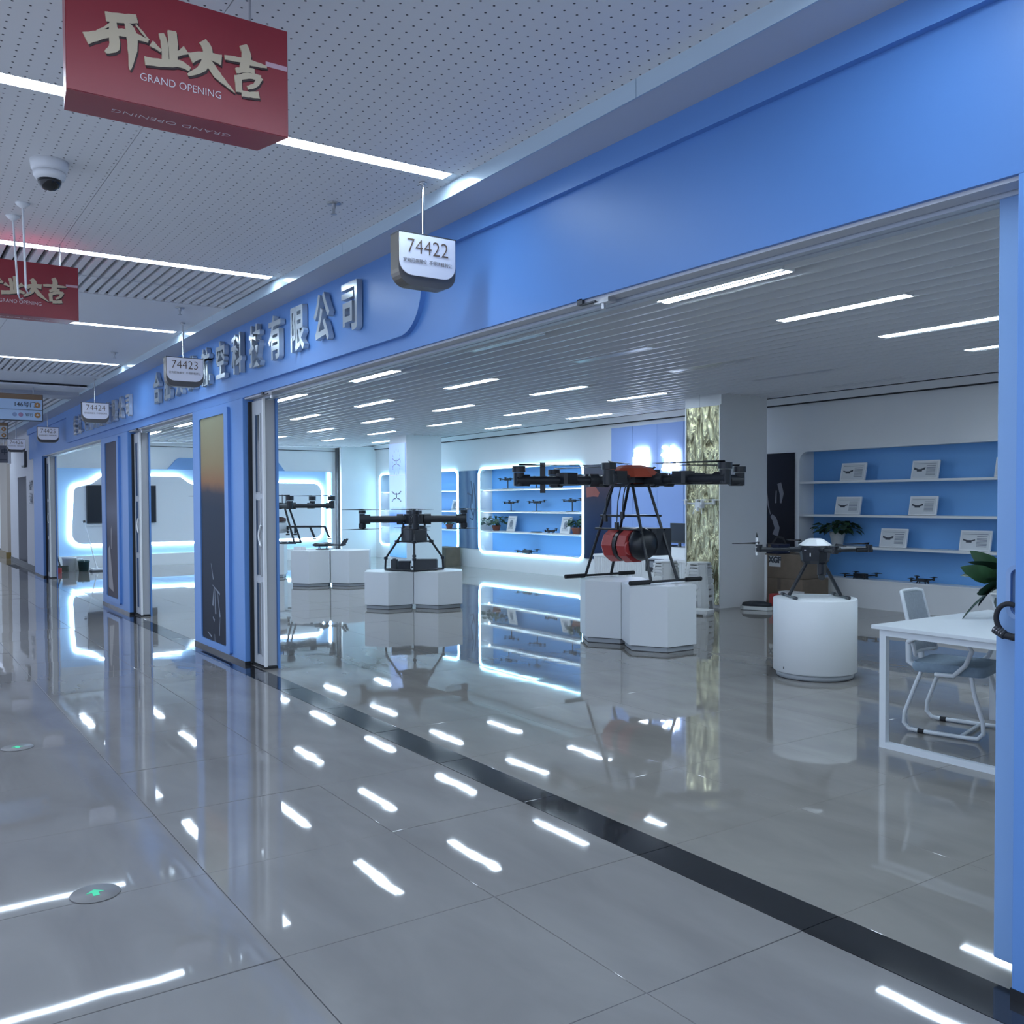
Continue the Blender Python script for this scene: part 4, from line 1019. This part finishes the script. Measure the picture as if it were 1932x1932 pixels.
def carton(x, y, z, w, d, h, label, m=CARD, lab=None, rz=0.0):
    t = thing('cardboard_box', label, 'box', (x, y, z), rz)
    MB().box(-w / 2, w / 2, -d / 2, d / 2, 0, h).build('box_body', m, t, bevel=.004)
    MB().box(-w / 2 - .001, w / 2 + .001, -.03, .03, h - .0005, h + .001).box(-.03, .03, -d / 2 - .001, -d / 2, h * .6, h).build('tape', CARDD, t)
    if lab:
        p = MB().box(lab[0], lab[1], -d / 2 - .002, -d / 2 - .0005, lab[2], lab[3]).build('label', PAPER, t)
        if lab[4]: text(lab[4], (lab[3] - lab[2]) * .75, INK, p, ((lab[0] + lab[1]) / 2, -d / 2 - .0035, lab[2] + (lab[3] - lab[2]) * .62), FACE_CAM, 'printed_label', .0005, .008)
    return t
carton(-9.38, 11.55, 0, .86, .60, .42, 'brown carton at the foot of the stack below the dark figure poster')
carton(-9.42, 11.55, .422, .84, .58, .36, 'brown carton with white XGF label on top of the stack', lab=(-.16, .06, .17, .33, 'XGF'))
t = carton(-9.60, 11.42, .785, .36, .26, .14, 'navy blue packet on top of the labelled carton', NAVY)
carton(-9.05, 11.06, 0, .42, .35, .22, 'small red box on the floor before the brown cartons', POST_RED)
t = thing('paper_stack', 'thin white booklet on top of the small red box', 'booklet', (-8.98, 11.04, .2235), .1); MB().cbox((0, 0, .02), (.3, .2, .03)).build('pages', PAPER, t); MB().cbox((0, 0, .037), (.31, .21, .004)).build('cover', SHELFW, t)
carton(-20.2, 11.75, 0, .7, .42, .47, 'brown carton on the floor between the picture column and misty poster')
t = thing('flat_bag', 'flat black bag resting beside the gold column', 'bag', (-9.26, 10.62, 0), .5)
MB().cbox((0, 0, .03), (.46, .22, .05), .06).build('sole_board', PLASTW, t); o = MB().lathe([(0, .055), (.2, .055), (.19, .10), (.1, .125), (0, .13)], n=14).build('bag_body', BLACK, t)
o.scale = (1.1, .5, 1)
t = thing('wall_strip_standin', 'slim white upright standing in for the light wall strip by the gold column', 'rod', (-9.42, 11.0, 0))
MB().cyl((0, 0, .02), (0, 0, .78), .022, n=10).build('rod', SHELFW, t); MB().lathe([(0, 0), (.10, 0), (.10, .02), (0, .022)], n=16).build('base', DGREY, t)  # upright and base added where a light strip of wall shows past the column

# ------------------------------------------------------------------ desk, chair, plant
dk = thing('desk', 'white desk with square tube end frame', 'desk', (0, 0, 0))
MB().box(-3.69, -2.30, 5.32, 6.72, .765, .79).build('desk_top', mat('desk_white', (.70, .74, .77), .35), dk, bevel=.003)
for yy in (5.34, 6.66):
    MB().box(-3.64, -3.595, yy, yy + .04, .04, .725).box(-2.405, -2.36, yy, yy + .04, .04, .725).box(-3.64, -2.36, yy, yy + .04, .0, .04).box(-3.64, -2.36, yy, yy + .04, .725, .765).build('leg_frame', FRAMEW, dk)
MB().box(-3.63, -3.59, 5.38, 6.66, .735, .765).box(-2.41, -2.37, 5.38, 6.66, .735, .765).build('side_rail', FRAMEW, dk)

ch = thing('office_chair', 'white framed visitor chair with grey mesh back pushed under the desk', 'chair', (-3.60, 6.15, 0), math.radians(14))
mb = MB()
def pad(x0, x1, y0, y1, z0, z1, n=8):
    A = rrect(x0, x1, y0, y1, .07, 5); vs = []
    m = MB(); rings = [(.96, z0), (1.0, z0 + .018), (1.0, z1 - .02), (.95, z1)]
    cx_, cy_ = (x0 + x1) / 2, (y0 + y1) / 2; k = len(A)
    V = [(cx_ + (p[0] - cx_) * s, cy_ + (p[1] - cy_) * s, z) for s, z in rings for p in A]
    F = [(j * k + i, j * k + (i + 1) % k, (j + 1) * k + (i + 1) % k, (j + 1) * k + i) for j in range(3) for i in range(k)]
    m.add(V, F, True); m.add(V, [tuple(range(k - 1, -1, -1)), tuple(range(3 * k, 4 * k))]); return m
pad(-.23, .25, -.235, .235, .42, .485).build('seat', SEATF, ch)
# mesh back, curved and leaning
def backgrid(off, w0, w1):
    m = MB(); nu, nv = 8, 8; V = []
    for j in range(nv + 1):
        v = j / nv; z = .54 + .40 * v; x = -.24 - .10 * v - .05 * math.sin(v * PI) * 0
        w = w0 + (w1 - w0) * v
        for i in range(nu + 1):
            u = -1 + 2 * i / nu; V.append((x + .05 * u * u + off, u * w, z))
    m.add(V, [(j * (nu + 1) + i, j * (nu + 1) + i + 1, (j + 1) * (nu + 1) + i + 1, (j + 1) * (nu + 1) + i) for j in range(nv) for i in range(nu)], True); return m
bm_ = backgrid(0, .215, .20); bb = backgrid(-.012, .215, .20); bm_.add(bb.v, [f[::-1] for f in bb.f], True); br = bm_.build('backrest', MESHF, ch)
fr = []
for i in range(9): u = -1 + 2 * i / 8; fr.append((-.245 + .05 * u * u, u * .22, .53))
for j in range(1, 9): v = j / 8; fr.append((-.245 + .05 - .10 * v, .22 - .015 * v,   .53 + .41 * v))
for i in range(1, 9): u = 1 - 2 * i / 8; fr.append((-.345 + .05 * u * u, u * .205, .95))
for j in range(1, 8): v = 1 - j / 8; fr.append((-.245 + .05 - .10 * v, -.22 + .015 * v,   .53 + .41 * v))
MB().tube(fr, .013, 8, closed=True).build('back_frame', FRAMEW, br)
for s in (-1, 1): MB().tube([(-.20, .14 * s, .43), (-.27, .13 * s, .47), (-.275, .12 * s, .60)], .022, 8).build('back_bracket', FRAMEW, ch)
for s in (-1, 1):
    yy = .265 * s
    pth = [(-.24, yy * .9, .62), (-.17, yy, .66), (.05, yy * 1.02, .665), (.15, yy * 1.02, .64), (.18, yy * 1.02, .60), (.14, yy, .50), (.06, yy * .95, .42), (-.06, yy * .9, .415)]
    MB().tube(pth, .016, 8).build('armrest', FRAMEW, ch)
    yl = .235 * s
    pth = [(-.16, yl * .9, .42), (-.20, yl, .30), (-.26, yl, .13), (-.265, yl, .06), (-.23, yl, .02), (-.16, yl, .016), (.14, yl, .016), (.21, yl, .02), (.245, yl, .06), (.24, yl, .13), (.19, yl, .30), (.16, yl * .9, .42)]
    lg = MB().tube(pth, .0145, 8).build('leg_loop', FRAMEW, ch)
    MB().cyl((-.17, yl, .016), (-.13, yl, .016), .0165, n=10).build('foot_pad', RUBBER, lg)
MB().cyl((.10, -.235, .018), (.10, .235, .018), .011).build('cross_tube', FRAMEW, ch)

pl_ = thing('desk_plant', 'big dark green leafy plant standing on the white desk', 'plant', (-3.40, 6.48, .79))
MB().lathe([(0, 0), (.09, 0), (.12, .13), (.125, .15), (.11, .15), (.105, .135), (0, .135)], n=20).build('pot', SHELFW, pl_)
def big_leaf(t, base, tip, w, m=LEAF, seed=0):
    base = Vector(base); tip = Vector(tip); d = (tip - base); L_ = d.length; d.normalize()
    sd = d.cross(Vector((-.55, -.75, .35))).normalized(); nn = sd.cross(d)
    mid = []; Lf = []; Rt = []
    pr = [(0, .0), (.08, .45), (.25, .95), (.45, 1.0), (.7, .7), (.88, .35), (1, 0.0)]
    for t_, k in pr:
        c = base + d * L_ * t_ + nn * (-.10 * L_ * t_ * t_); mid.append(c); Lf.append(c + sd * w * k + nn * .12 * w * k); Rt.append(c - sd * w * k + nn * .12 * w * k)
    n = len(pr); F = []
    for i in range(n - 1): F += [(i, i + 1, n + i + 1, n + i), (i, 2 * n + i, 2 * n + i + 1, i + 1)]
    MB().add(mid + Lf + Rt, F, True).build('leaf', m, t)
R_ = Vector((.5626, .8267, 0)); U_ = Vector((0, 0, 1)); Fd = Vector((-.8267, .5626, 0))
def RP(r, u, f=0.0): return R_ * r + U_ * u + Fd * f
LV = [((-.08, .25), (-.42, .36), .06), ((-.10, .20), (-.44, .02), .055), ((-.05, .28), (-.32, .30), .06), ((-.05, .3), (-.24, .44), .07), ((-.08, .2), (-.36, .20), .06), ((-.1, .2), (-.30, .10), .06),
      ((0, .3), (-.10, .50), .06), ((.02, .28), (.12, .46), .07), ((.02, .25), (.24, .32), .07), ((.02, .2), (.24, .14), .07), ((-.06, .2), (-.20, .07), .06), ((-.02, .25), (-.18, .26), .07), ((.02, .25), (.08, .2), .08),
      ((-.04, .32), (-.30, .40), .05), ((-.06, .22), (-.26, .20), .06), ((-.03, .3), (-.16, .38), .06), ((0, .22), (-.10, .16), .06)]
for i, (a_, b_, w_) in enumerate(LV):
    f_ = [-.1, -.15, .05, .1, -.2, -.12, 0, .1, 0, -.1, -.2, -.22, -.2, .0, -.05, -.15, -.2][i]
    big_leaf(pl_, RP(*a_), RP(b_[0], b_[1], f_), w_, LEAF if i % 3 else LEAF2)
mb = MB()
for a_, b_, w_ in LV: mb.tube([(0, 0, .13), RP(a_[0] * .6, a_[1] * .7), RP(*a_)], .006, 5)
mb.build('stems', LEAF2, pl_)

# ------------------------------------------------------------------ shop name letters on the header
sg = thing('shop_sign_letters', 'row of raised steel characters on the blue board by booth signs 74422 and 74423', 'sign', (0, YF - .035, 0))
for i, c in enumerate('合肥天龙航空科技有限公司'):
    x = -12.05 + .5172 * i; zc = 2.985 + .025 * i / 11
    text(c, .40, LETTER, sg, (x, -.03, zc), FACE_CAM, 'letter', .022, .008, sx=.80)
sg2 = thing('shop_sign_letters', 'row of polished steel characters behind booth sign 74424', 'sign', (0, YF - .035, 0))
for i, c in enumerate('佳仁飞行科技有限公司'):
    text(c, .34, mat('letter_bright', (.74, .76, .78), .16, metal=.45), sg2, (-17.8 + .46 * i, -.03, 2.925), FACE_CAM, 'letter', .022, .006, sx=.80)

# ------------------------------------------------------------------ hanging booth number signs
def booth(x, yc, num, label, zt=3.075, w=.36, h=.285, cx=None):
    t = thing('booth_sign', label, 'sign', (x, yc, zt))
    O = rrect(-w / 2, w / 2, -h, 0, .085, 7, (1, 1, 0, 0))
    MB().plate(O, 0, -.095, 0).build('case', BRONZE, t)
    I = rrect(-w / 2 + .004, w / 2 - .004, -h + .055, -.004, .075, 7, (1, 1, 0, 0))
    fc = MB().plate(I, 0, .0, .004).build('face_plate', SIGNFACE, t)
    text(num, .115, BROWNINK, fc, (.0055, .0, -.075), FACE_X, 'booth_number', .0006, -.0015, sx=.93)
    text('定向招商展位  不得转租转让', .026, GREYINK, fc, (.0055, .0, -.152), FACE_X, 'small_print', .0006, 0, sx=.95)
    MB().plate(rrect(-w / 2 - .001, w / 2 + .001, -.006, .003, .001, 2), 0, -.095, .003).build('top_trim', DGREY, t)
    MB().cyl((-.048, .0, 0), (-.048, .0, ZC - zt), .009, n=10).build('rod', CHROME, t)
    MB().lathe([(0, ZC - zt - .012), (.022, ZC - zt - .012), (.022, ZC - zt), (0, ZC - zt)], (-.048, 0), 12).build('ceiling_cup', METAL, t)
    return t
booth(-4.58, 2.557, '74422', 'hanging booth sign 74422 beside the raised steel characters end')
booth(-9.48, 2.55, '74423', 'hanging booth sign 74423 in front of the raised steel characters', 3.03)
booth(-14.45, 2.63, '74424', 'hanging booth sign 74424 before the polished steel characters', 3.035)
booth(-19.35, 2.69, '74425', 'hanging booth sign 74425 near the plain blue pillar', 3.02)
booth(-23.3, 2.60, '74426', 'hanging booth sign 74426 beyond the blue shop front', 3.02)

# gate direction sign
def gate_sign(x, y0, y1, z0, z1, label, full):
    t = thing('direction_sign', label, 'sign', (x, y1, z0)); w = y1 - y0; h = z1 - z0
    MB().box(-.10, 0, -w, 0, 0, h).build('case', DGREY, t)
    f = MB().box(0, .004, -w + .006, -.012, .01, h * .80).build('face_plate', SIGNB if full else PAPER, t)
    MB().box(0, .005, -w + .006, -.012, h * .80, h - .004).build('top_band', BAND, t)
    MB().box(.004, .006, -w + .006, -.012, h * .40, h * .415).build('divider', DGREY, f)
    for k, zz in enumerate((h * .60, h * .22)):
        pts_ = [(-.075 + .042 * math.cos(2 * PI * i / 20), zz + .042 * math.sin(2 * PI * i / 20)) for i in range(20)]
        r_ = MB().plate(pts_, 0, .004, .007).build('round_icon', ORNG2, f)
        s = 1 if k == 0 else 0
        tri = [(-.095, zz), (-.07, zz + .02), (-.07, zz - .02)] if k == 0 else [(-.075, zz + .02), (-.098, zz - .008), (-.052, zz - .008)]
        MB().plate(tri, 0, .007, .009).build('arrow', PAPER, r_)
    if full:
        text('146号门', .085, INK, f, (.0055, -.245, h * .60), FACE_X, 'gate_name', .0006, .001)
        text('银行', .055, INK, f, (.0055, -.185, h * .22), FACE_X, 'facility_name', .0006, .0)
        for yy, m_ in ((-.30, mat('icon_pink', (.5, .3, .45), .5)), (-.38, mat('icon_blue', (.3, .4, .62), .5))):
            MB().plate([(yy + .032 * math.cos(2 * PI * i / 16), h * .22 + .032 * math.sin(2 * PI * i / 16)) for i in range(16)], 0, .004, .006).build('toilet_icon', m_, f)
    for yy in (-.12, -w + .12): MB().cyl((-.05, yy, h), (-.05, yy, ZC - z0), .010, n=8).build('rod', METAL, t)
gate_sign(-15.6, 1.2, 2.105, 2.83, 3.225, 'pale blue hanging direction sign reading 146 gate', True)
gate_sign(-21.0, 1.5, 2.20, 2.88, 3.20, 'white hanging direction sign behind the 146 gate sign', False)
t = thing('shop_board', 'grey shop name board far along the corridor', 'sign', (-26.0, 2.78, 2.60))
MB().box(-.08, 0, -.8, -.07, .0, .42).build('board', mat('board_grey', (.20, .20, .23), .5), t); MB().box(-.08, .01, -.07, 0, -.02, .44).build('edge_post', SHELFW, t)
text('中', .16, INK, t, (.006, -.14, .26), FACE_X, 'lettering', .001, .004); MB().box(0, .006, -.8, -.09, .06, .08).build('underline', INK, t)
for yy in (-.7, -.15): MB().cyl((-.04, yy, .42), (-.04, yy, ZC - 2.6), .01, n=8).build('rod', METAL, t)

# ------------------------------------------------------------------ red grand opening boxes
STROKES = [[(-582,244,24),(-536,251,24),(-490,262,22)],[(-640,162,30),(-602,181,23),(-562,200,19),(-521,209,19),(-457,202,10)],[(-561,243,16),(-559,196,23),(-558,158,26),(-584,135,7)],[(-524,243,9),(-508,215,27),(-505,162,23),(-513,99,5)],[(-620,183,3),(-582,211,6),(-556,240,4)],[(-494,243,5),(-456,205,6)],[(-418,237,15),(-408,204,19),(-406,143,17)],[(-385,254,23),(-382,214,25),(-381,147,19)],[(-449,198,18),(-419,181,7)],[(-341,205,22),(-373,181,9)],[(-469,138,22),(-411,145,20),(-362,156,19),(-330,146,12)],[(-329,183,28),(-284,204,17),(-228,202,29)],[(-289,248,23),(-272,218,27),(-290,162,21),(-337,127,8)],[(-274,192,17),(-248,156,23),(-222,134,15),(-186,107,2)],[(-218,214,13),(-157,219,15),(-121,218,15),(-76,218,7)],[(-156,270,23),(-145,240,26),(-154,191,26)],[(-181,180,15),(-145,191,14),(-118,193,14)],[(-175,165,20),(-171,112,18)],[(-181,154,16),(-140,173,16),(-96,175,17)],[(-99,178,17),(-116,148,13),(-143,133,10)],[(-163,110,17),(-134,112,16),(-104,118,19)]]     # millimetres on the face: along, up, width
def banner(x, y1, z0, label, w=.695, h=.36):
    t = thing('hanging_light_box', label, 'sign', (x, y1, z0))
    pts_ = [(-.17, -.05), (0, 0), (0, -w), (-.17, -w + .02)]
    mb = MB(); vs = [(p[0], p[1], z) for z in (0, h) for p in pts_]
    mb.add(vs, [(0, 3, 2, 1), (4, 5, 6, 7), (0, 1, 5, 4), (1, 2, 6, 5), (2, 3, 7, 6), (3, 0, 4, 7)]); mb.build('case', RED, t)
    f = MB().box(0, .003, -w + .002, -.002, .002, h - .002).build('face_plate', RED, t)
    to3 = lambda u, v, d: (.003 + d, u / 1000, v / 1000)
    for m_, dx, dz, dep, nm in ((INKSH, 4, -6, .0015, 'letter_shadow'), (GOLDINK, 0, 0, .004, 'brush_characters')):
        mb = MB()
        for q, st in enumerate(STROKES):
            sm_ = []
            for i in range(len(st) - 1):
                p_ = [st[max(i - 1, 0)], st[i], st[i + 1], st[min(i + 2, len(st) - 1)]]
                for k in range(4 if i < len(st) - 2 else 5):
                    u = k / 4; f_ = lambda c: .5 * (2 * p_[1][c] + (p_[2][c] - p_[0][c]) * u + (2 * p_[0][c] - 5 * p_[1][c] + 4 * p_[2][c] - p_[3][c]) * u * u + (3 * p_[1][c] - p_[0][c] - 3 * p_[2][c] + p_[3][c]) * u ** 3)
                    sm_.append((f_(0) + dx, f_(1) + dz, max(3, f_(2) * 1.18 + 1.6 * math.sin(7 * q + 2.3 * (i * 4 + k)))))
            mb.ribbon(sm_, dep + .00012 * q, to3)
        mb.build(nm, m_, f)
    text('GRAND OPENING', .034, WHITEINK, f, (.0045, -.356, .087), FACE_X, 'subtitle', .0006, -.0004, sx=.92)
    MB().box(.003, .0045, -.078, -.004, .222, .238).build('pale_bar', mat('pale_pink', (.62, .40, .45), .4), f)
    FACE_DN = Matrix(((0, 1, 0), (-1, 0, 0), (0, 0, -1)))
    FACE_DN = Matrix(((0, -1, 0), (-1, 0, 0), (0, 0, -1)))
    text('GRAND OPENING', .036, WHITEINK, t, (-.085, -w * .52, -.0012), FACE_DN, 'underside_print', .0004, -.0008, sx=1.30)
    for yy in (-.1, -w + .1): MB().cyl((-.085, yy, h), (-.085, yy, ZC - z0), .004, n=6).build('hanger', METAL, t)
    return t
banner(-3.1, 1.19, 2.846, 'red grand opening light box hanging before booth sign 74422')
banner(-7.0, 1.175, 2.850, 'red grand opening light box hanging below the slatted ceiling field')

# ------------------------------------------------------------------ small ceiling things
t = thing('dome_camera', 'white dome security camera on the corridor ceiling', 'camera', (-5.42, .78, ZC))
MB().lathe([(0, -.055), (.080, -.055), (.088, -.04), (.094, 0), (0, 0)], n=24).build('mount', SHELFW, t)
MB().lathe([(.0, -.10), (.066, -.095), (.078, -.075), (.080, -.058), (0, -.058)], n=24).build('collar', SHELFW, t)
MB().lathe([(0, -.150), (.025, -.147), (.045, -.132), (.056, -.112), (.058, -.097), (0, -.097)], n=20).build('dome', mat('dome_black', (.012, .012, .014), .08), t)
for x, y, lb in ((-5.24, 2.29, 'sprinkler head near booth sign 74422'), (-8.80, 2.33, 'sprinkler head beside the first slatted field'), (-11.83, 2.37, 'sprinkler head between booth signs 74423 and 74424')):
    t = thing('sprinkler', lb, 'sprinkler', (x, y, ZC))
    MB().lathe([(0, -.006), (.04, -.006), (.042, 0), (0, 0)], n=16).build('rosette', METAL, t)
    MB().cyl((0, 0, -.006), (0, 0, -.03), .012).box(-.014, -.010, -.003, .003, -.06, -.028).box(.010, .014, -.003, .003, -.06, -.028).cyl((0, 0, -.062), (0, 0, -.066), .018).cyl((0, 0, -.06), (0, 0, -.03), .004).build('nozzle', METAL, t)
for x, y, lb in ((-6.25, .752, 'white ceiling cup with hanging rod nearer the dome camera'), (-6.56, .735, 'white ceiling cup with hanging rod nearer the second red light box')):
    t = thing('hanging_hook', lb, 'hook', (x, y, ZC))
    MB().lathe([(0, -.03), (.012, -.03), (.035, -.012), (.042, 0), (0, 0)], n=16).build('cup', SHELFW, t)
    MB().cyl((0, 0, -.03), (.0 if x > -6.4 else .10, .01, -.50), .006, n=8).build('rod', SHELFW, t)
    MB().tube([(.0 if x > -6.4 else .10, .01, -.50), (.0 if x > -6.4 else .10, .02, -.53), (.0 if x > -6.4 else .10, .035, -.52)], .005, 6).build('hook_tip', METAL, t)

# ------------------------------------------------------------------ floor arrow discs
for x, y, lb in ((-4.10, .717, 'round grey floor disc with green arrow on the corridor tile joint'), (-6.86, .741, 'round grey floor disc with green arrow further along the corridor')):
    t = thing('floor_arrow', lb, 'floor marker', (x, y, .001))
    MB().lathe([(0, 0), (.098, 0), (.095, .0035), (0, .0035)], n=32).build('disc', DECAL, t)
    mb = MB()
    mb.plate([(-.035, 0), (-.002, .034), (-.002, .012), (.032, .012), (.032, -.012), (-.002, -.012), (-.002, -.034)], 2, .0035, .005)
    mb.build('arrow', GREENA, t)

# ------------------------------------------------------------------ cleaning things by the far pillar
t = thing('broom', 'broom with dark handle and red dustpan leaning by the far pillar', 'broom', (-23.75, 3.52, 0))
MB().cyl((-.35, -.2, 1.0), (.0, .0, .12), .015, n=8).build('handle', DGREY, t); MB().cbox((0, .03, .08), (.14, .26, .14), .03).build('brush_head', mat('brush_dark', (.06, .07, .06), .8), t); MB().cbox((.22, -.12, .06), (.2, .2, .12), .03).build('dustpan', POST_RED, t)
def bucket(x, y, r, h, m, label, lid=False):
    t = thing('bucket', label, 'bucket', (x, y, 0))
    MB().lathe([(0, 0), (r * .86, 0), (r, h * .86), (r * 1.06, h * .87), (r * 1.06, h), (r * .97, h), (r * .9, h * .4), (0, h * .4)], n=24).build('pail', m, t)
    MB().tube([(r * 1.05 * math.cos(PI * i / 10), -r * .2 * math.sin(PI * i / 10), h * .92 + r * .45 * math.sin(PI * i / 10) * (1 if lid else -.8)) for i in range(11)], .006, 6).build('bail', SHELFW, t)
    return t
bucket(-24.0, 3.74, .15, .34, WATER, 'white pail standing by the far pillar')
bucket(-24.4, 3.98, .11, .28, WATER, 'small white pail half behind the others')
bucket(-23.85, 4.03, .125, .25, GREENB, 'dark green mop bucket by the media wall', True)
t = thing('flat_mop', 'white flat mop leaning over the dark green bucket', 'mop', (-23.6, 4.26, 0))
MB().cyl((-.45, -.17, 1.15), (0, 0, .12), .012, n=8).build('handle', SHELFW, t); MB().cyl((-.46, -.175, 1.18), (-.445, -.168, 1.13), .03, n=8).build('grip', BLACK2, t)
MB().cbox((0, .03, .05), (.18, .30, .04), .03).cyl((0, 0, .05), (0, 0, .13), .05, .02, n=10).build('mop_head', SHELFW, t); MB().cbox((0, .03, .015), (.20, .34, .03), .03).build('pad', DGREY, t)

# ------------------------------------------------------------------ neighbouring fronts beyond the shop
nw = struct(MB().box(-26.2, -24.4, YF + .15, YF + .6, 0, 3.6).box(-29.6, -27.9, YF + .15, YF + .6, 0, 3.6).box(-27.9, -26.2, YF + .15, YF + .6, 2.28, 3.6).build('wall_neighbour', GREYW), 'pale grey wall with dark doorway beyond the blue front')
MB().box(-27.9, -26.2, YF + .75, YF + .8, 0, 2.3).build('door_panel', DARKD, nw); MB().box(-26.25, -26.2, YF + .15, YF + .78, 0, 2.28).build('door_reveal', DARKW, nw)
MB().box(-29.6, -26.2, YF + .14, YF + .15, 0, .12).box(-26.2, -24.4, YF + .13, YF + .15, 0, .10).build('skirting', DARKD, nw)
for i, c in enumerate('平安'): text(c, .26, mat('letter_bright', (.74, .76, .78), .16, metal=.45), nw, (-25.2, YF + .12, 2.02 - .32 * i), FACE_CAM, 'letter', .02, .006)
t = thing('tan_column', 'tan stone column beyond the dark doorway', 'column', (-31.5, 3.2, 0))
MB().box(-.9, .9, -.05, .8, 0, 3.5).build('shaft', TANW, t); MB().box(-.95, .95, -.1, .8, 0, .18).build('base', mat('base_brass', (.28, .20, .07), .3, metal=.7), t)
sw = struct(MB().box(-48, -32.4, 3.35, 3.8, 0, 3.6).build('wall_far', WHITE), 'bright white shop wall far down the corridor')
MB().box(-48, -32.4, 3.33, 3.35, 0, .14).build('skirting', DARKD, sw)
t = thing('shield_sign', 'small wall sign with rounded lower corners above the dark doorway', 'sign', (-26.3, YF + .15, 2.50))
MB().plate(rrect(-.30, .30, 0, .40, .08, 5, (1, 1, 0, 0)), 1, -.06, 0).build('case', DGREY, t); MB().plate(rrect(-.26, .26, .05, .37, .06, 5, (1, 1, 0, 0)), 1, -.066, -.06).build('face_plate', mat('shield_face', (.42, .44, .5), .4), t)
